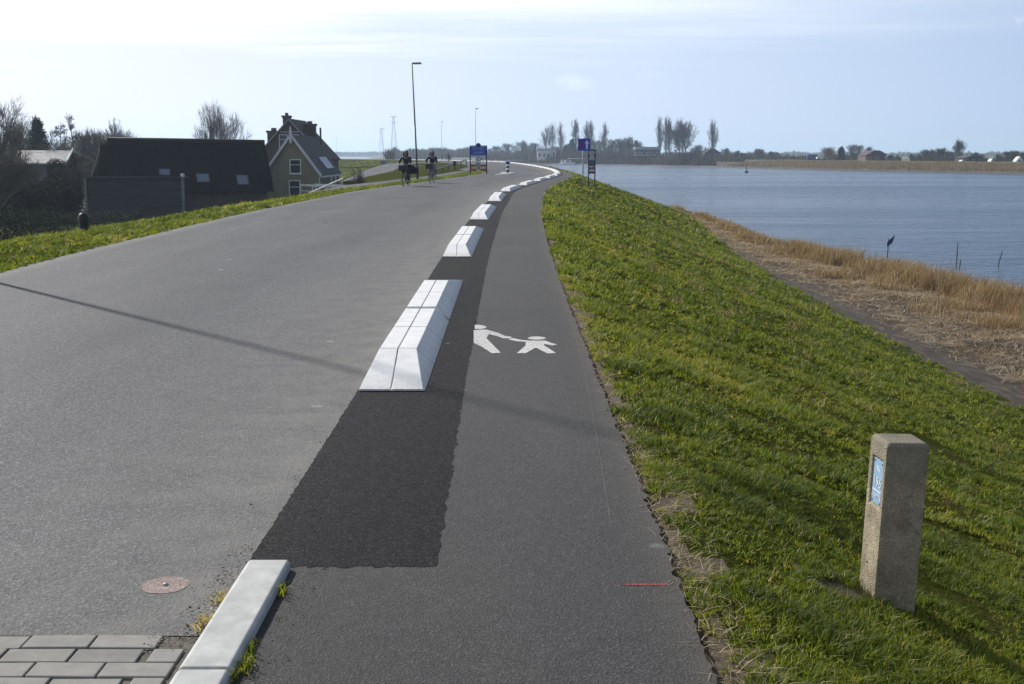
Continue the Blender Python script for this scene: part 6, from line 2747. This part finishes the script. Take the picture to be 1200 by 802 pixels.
    # sand between pavers and kerb
    # reeds by the river
    def reed_zone(name, s0, s1, r0, r1, clumps, per, h, w, seed, thresh, lean=.3):
        gg = np.random.default_rng(seed)
        s = s0 + (s1 - s0) * gg.uniform(0, 1, clumps) ** 1.25
        r = gg.uniform(r0, r1, clumps)
        d = d_path(s) + shore(r, s)
        P = ground_point(s, d)
        f = lump(P[:, 0], P[:, 1], 1.9) + .5 * lump(P[:, 0], P[:, 1] + 50, .7)
        k = f > thresh + gg.normal(0, .15, clumps)
        P, f = P[k], f[k]
        base = np.repeat(P, per, 0)
        n = len(base)
        base[:, :2] += gg.normal(0, .22, (n, 2))
        az = gg.normal(.6, 1.1, n)
        hh = np.repeat(h * np.clip(.75 + .5 * f, .35, 1.5), per) * gg.uniform(.35, 1.1, n)
        wd = w * np.interp(base[:, 1], [15, 40, 110], [.55, 1.0, 2.4]) * gg.uniform(.5, 1.4, n)
        ln = np.clip(np.abs(gg.normal(lean, .28, n)), .02, 1.3)
        tint = np.clip(gg.normal(.55, .2, n) + .12 * np.repeat(f, per), 0, 1)
        tag(blades(name, base, hh, wd, ln, az, tint, M_REED), kind='stuff')
    reed_zone('reeds', 16, 62, 15.2, 18.7, 3000, 28, .88, .017, 3, -.12, .42)
    reed_zone('reeds', 60, 104, 14.0, 18.3, 1000, 20, .60, .03, 4, -.2, .4)
    reed_zone('reeds', 14, 60, 11.6, 15.4, 1500, 34, .46, .016, 5, .22, .6)
    reed_zone('reeds', 16, 40, 11.5, 15.2, 260, 70, .44, .013, 8, .55, .7)
    reed_zone('reeds', 15, 100, 10.2, 12.5, 700, 20, .22, .016, 6, .35, .9)
    # straw lying flat
    n = 130000
    s = 15 + 95 * g.uniform(0, 1, n) ** 1.5
    r = 9.3 + 8.8 * g.beta(1.6, 1.3, n)
    P = ground_point(s, d_path(s) + shore(r, s), .03)
    P[:, 2] += lump(P[:, 0], P[:, 1], 1.7) * .11
    k = lump(P[:, 0], P[:, 1], 1.2) + .4 * lump(P[:, 0], P[:, 1], .4) > g.uniform(-.9, .9, n) - (r - 10.5) * .25
    P = P[k]
    n = len(P)
    wd = np.interp(P[:, 1], [15, 40, 110], [.012, .024, .06])
    tag(blades('straw_litter', P, g.uniform(.02, .09, n), wd, g.uniform(2.5, 8, n), g.normal(.9, 1.2, n), np.clip(g.normal(.74, .25, n), 0, 1), M_REED, droop=.1), kind='stuff')
    # dead weed clumps on the slope
    n = 70
    s, d = scatter(6, 45, lambda s: d_path(s) + 1.2, lambda s: d_path(s) + 8.2, n, g, 1.1)
    P = ground_point(s, d)
    base = np.repeat(P, 26, 0)
    m = len(base)
    base[:, :2] += g.normal(0, .09, (m, 2))
    tag(blades('dead_weeds', base, g.uniform(.05, .17, m), np.interp(base[:, 1], [6, 20, 45], [.006, .012, .02]), g.uniform(.3, 1.8, m), g.uniform(0, 6.28, m), g.uniform(.15, .95, m), M_REED), kind='stuff')
    # reeds along the far bank
    n = 90000
    kk = g.integers(0, len(FL), n)
    kk = (np.searchsorted(FS, g.uniform(120, 430, n))).clip(0, len(FL) - 1)
    r = g.uniform(4, 25, n)
    q = FL[kk] + FN[kk] * r[:, None] + g.normal(0, 2.5, (n, 2))
    z = np.interp(r, BANK_R, BANK_Z)
    P = np.c_[q, z]
    f = lump(q[:, 0], q[:, 1], 8)
    ok = (q[:, 1] < 640) & (f > -.55)
    P, f = P[ok], f[ok]
    n = len(P)
    tag(blades('far_reeds', P, g.uniform(.5, 1.5, n) * (1 + .3 * f), g.uniform(.08, .2, n), g.uniform(0, .9, n), g.uniform(0, 6.28, n), np.clip(g.normal(.55, .13, n) + .15 * f, 0, 1), M_REED_FAR), kind='stuff')


vegetation()


# ------------------------------------------------------------------ hazy air
def haze():
    b = MB()
    b.box((0, 4300, 22), (18400, 9600, 56))
    m = bpy.data.materials.new('pale_air')
    m.use_nodes = True
    nt = m.node_tree
    nt.nodes.clear()
    v = nt.nodes.new('ShaderNodeVolumePrincipled')
    v.inputs['Color'].default_value = (0.64, 0.81, 1.0, 1)
    v.inputs['Density'].default_value = 0.00026
    v.inputs['Anisotropy'].default_value = 0.35
    o = nt.nodes.new('ShaderNodeOutputMaterial')
    nt.links.new(v.outputs[0], o.inputs['Volume'])
    tag(b.build('haze', m), kind='stuff')


haze()
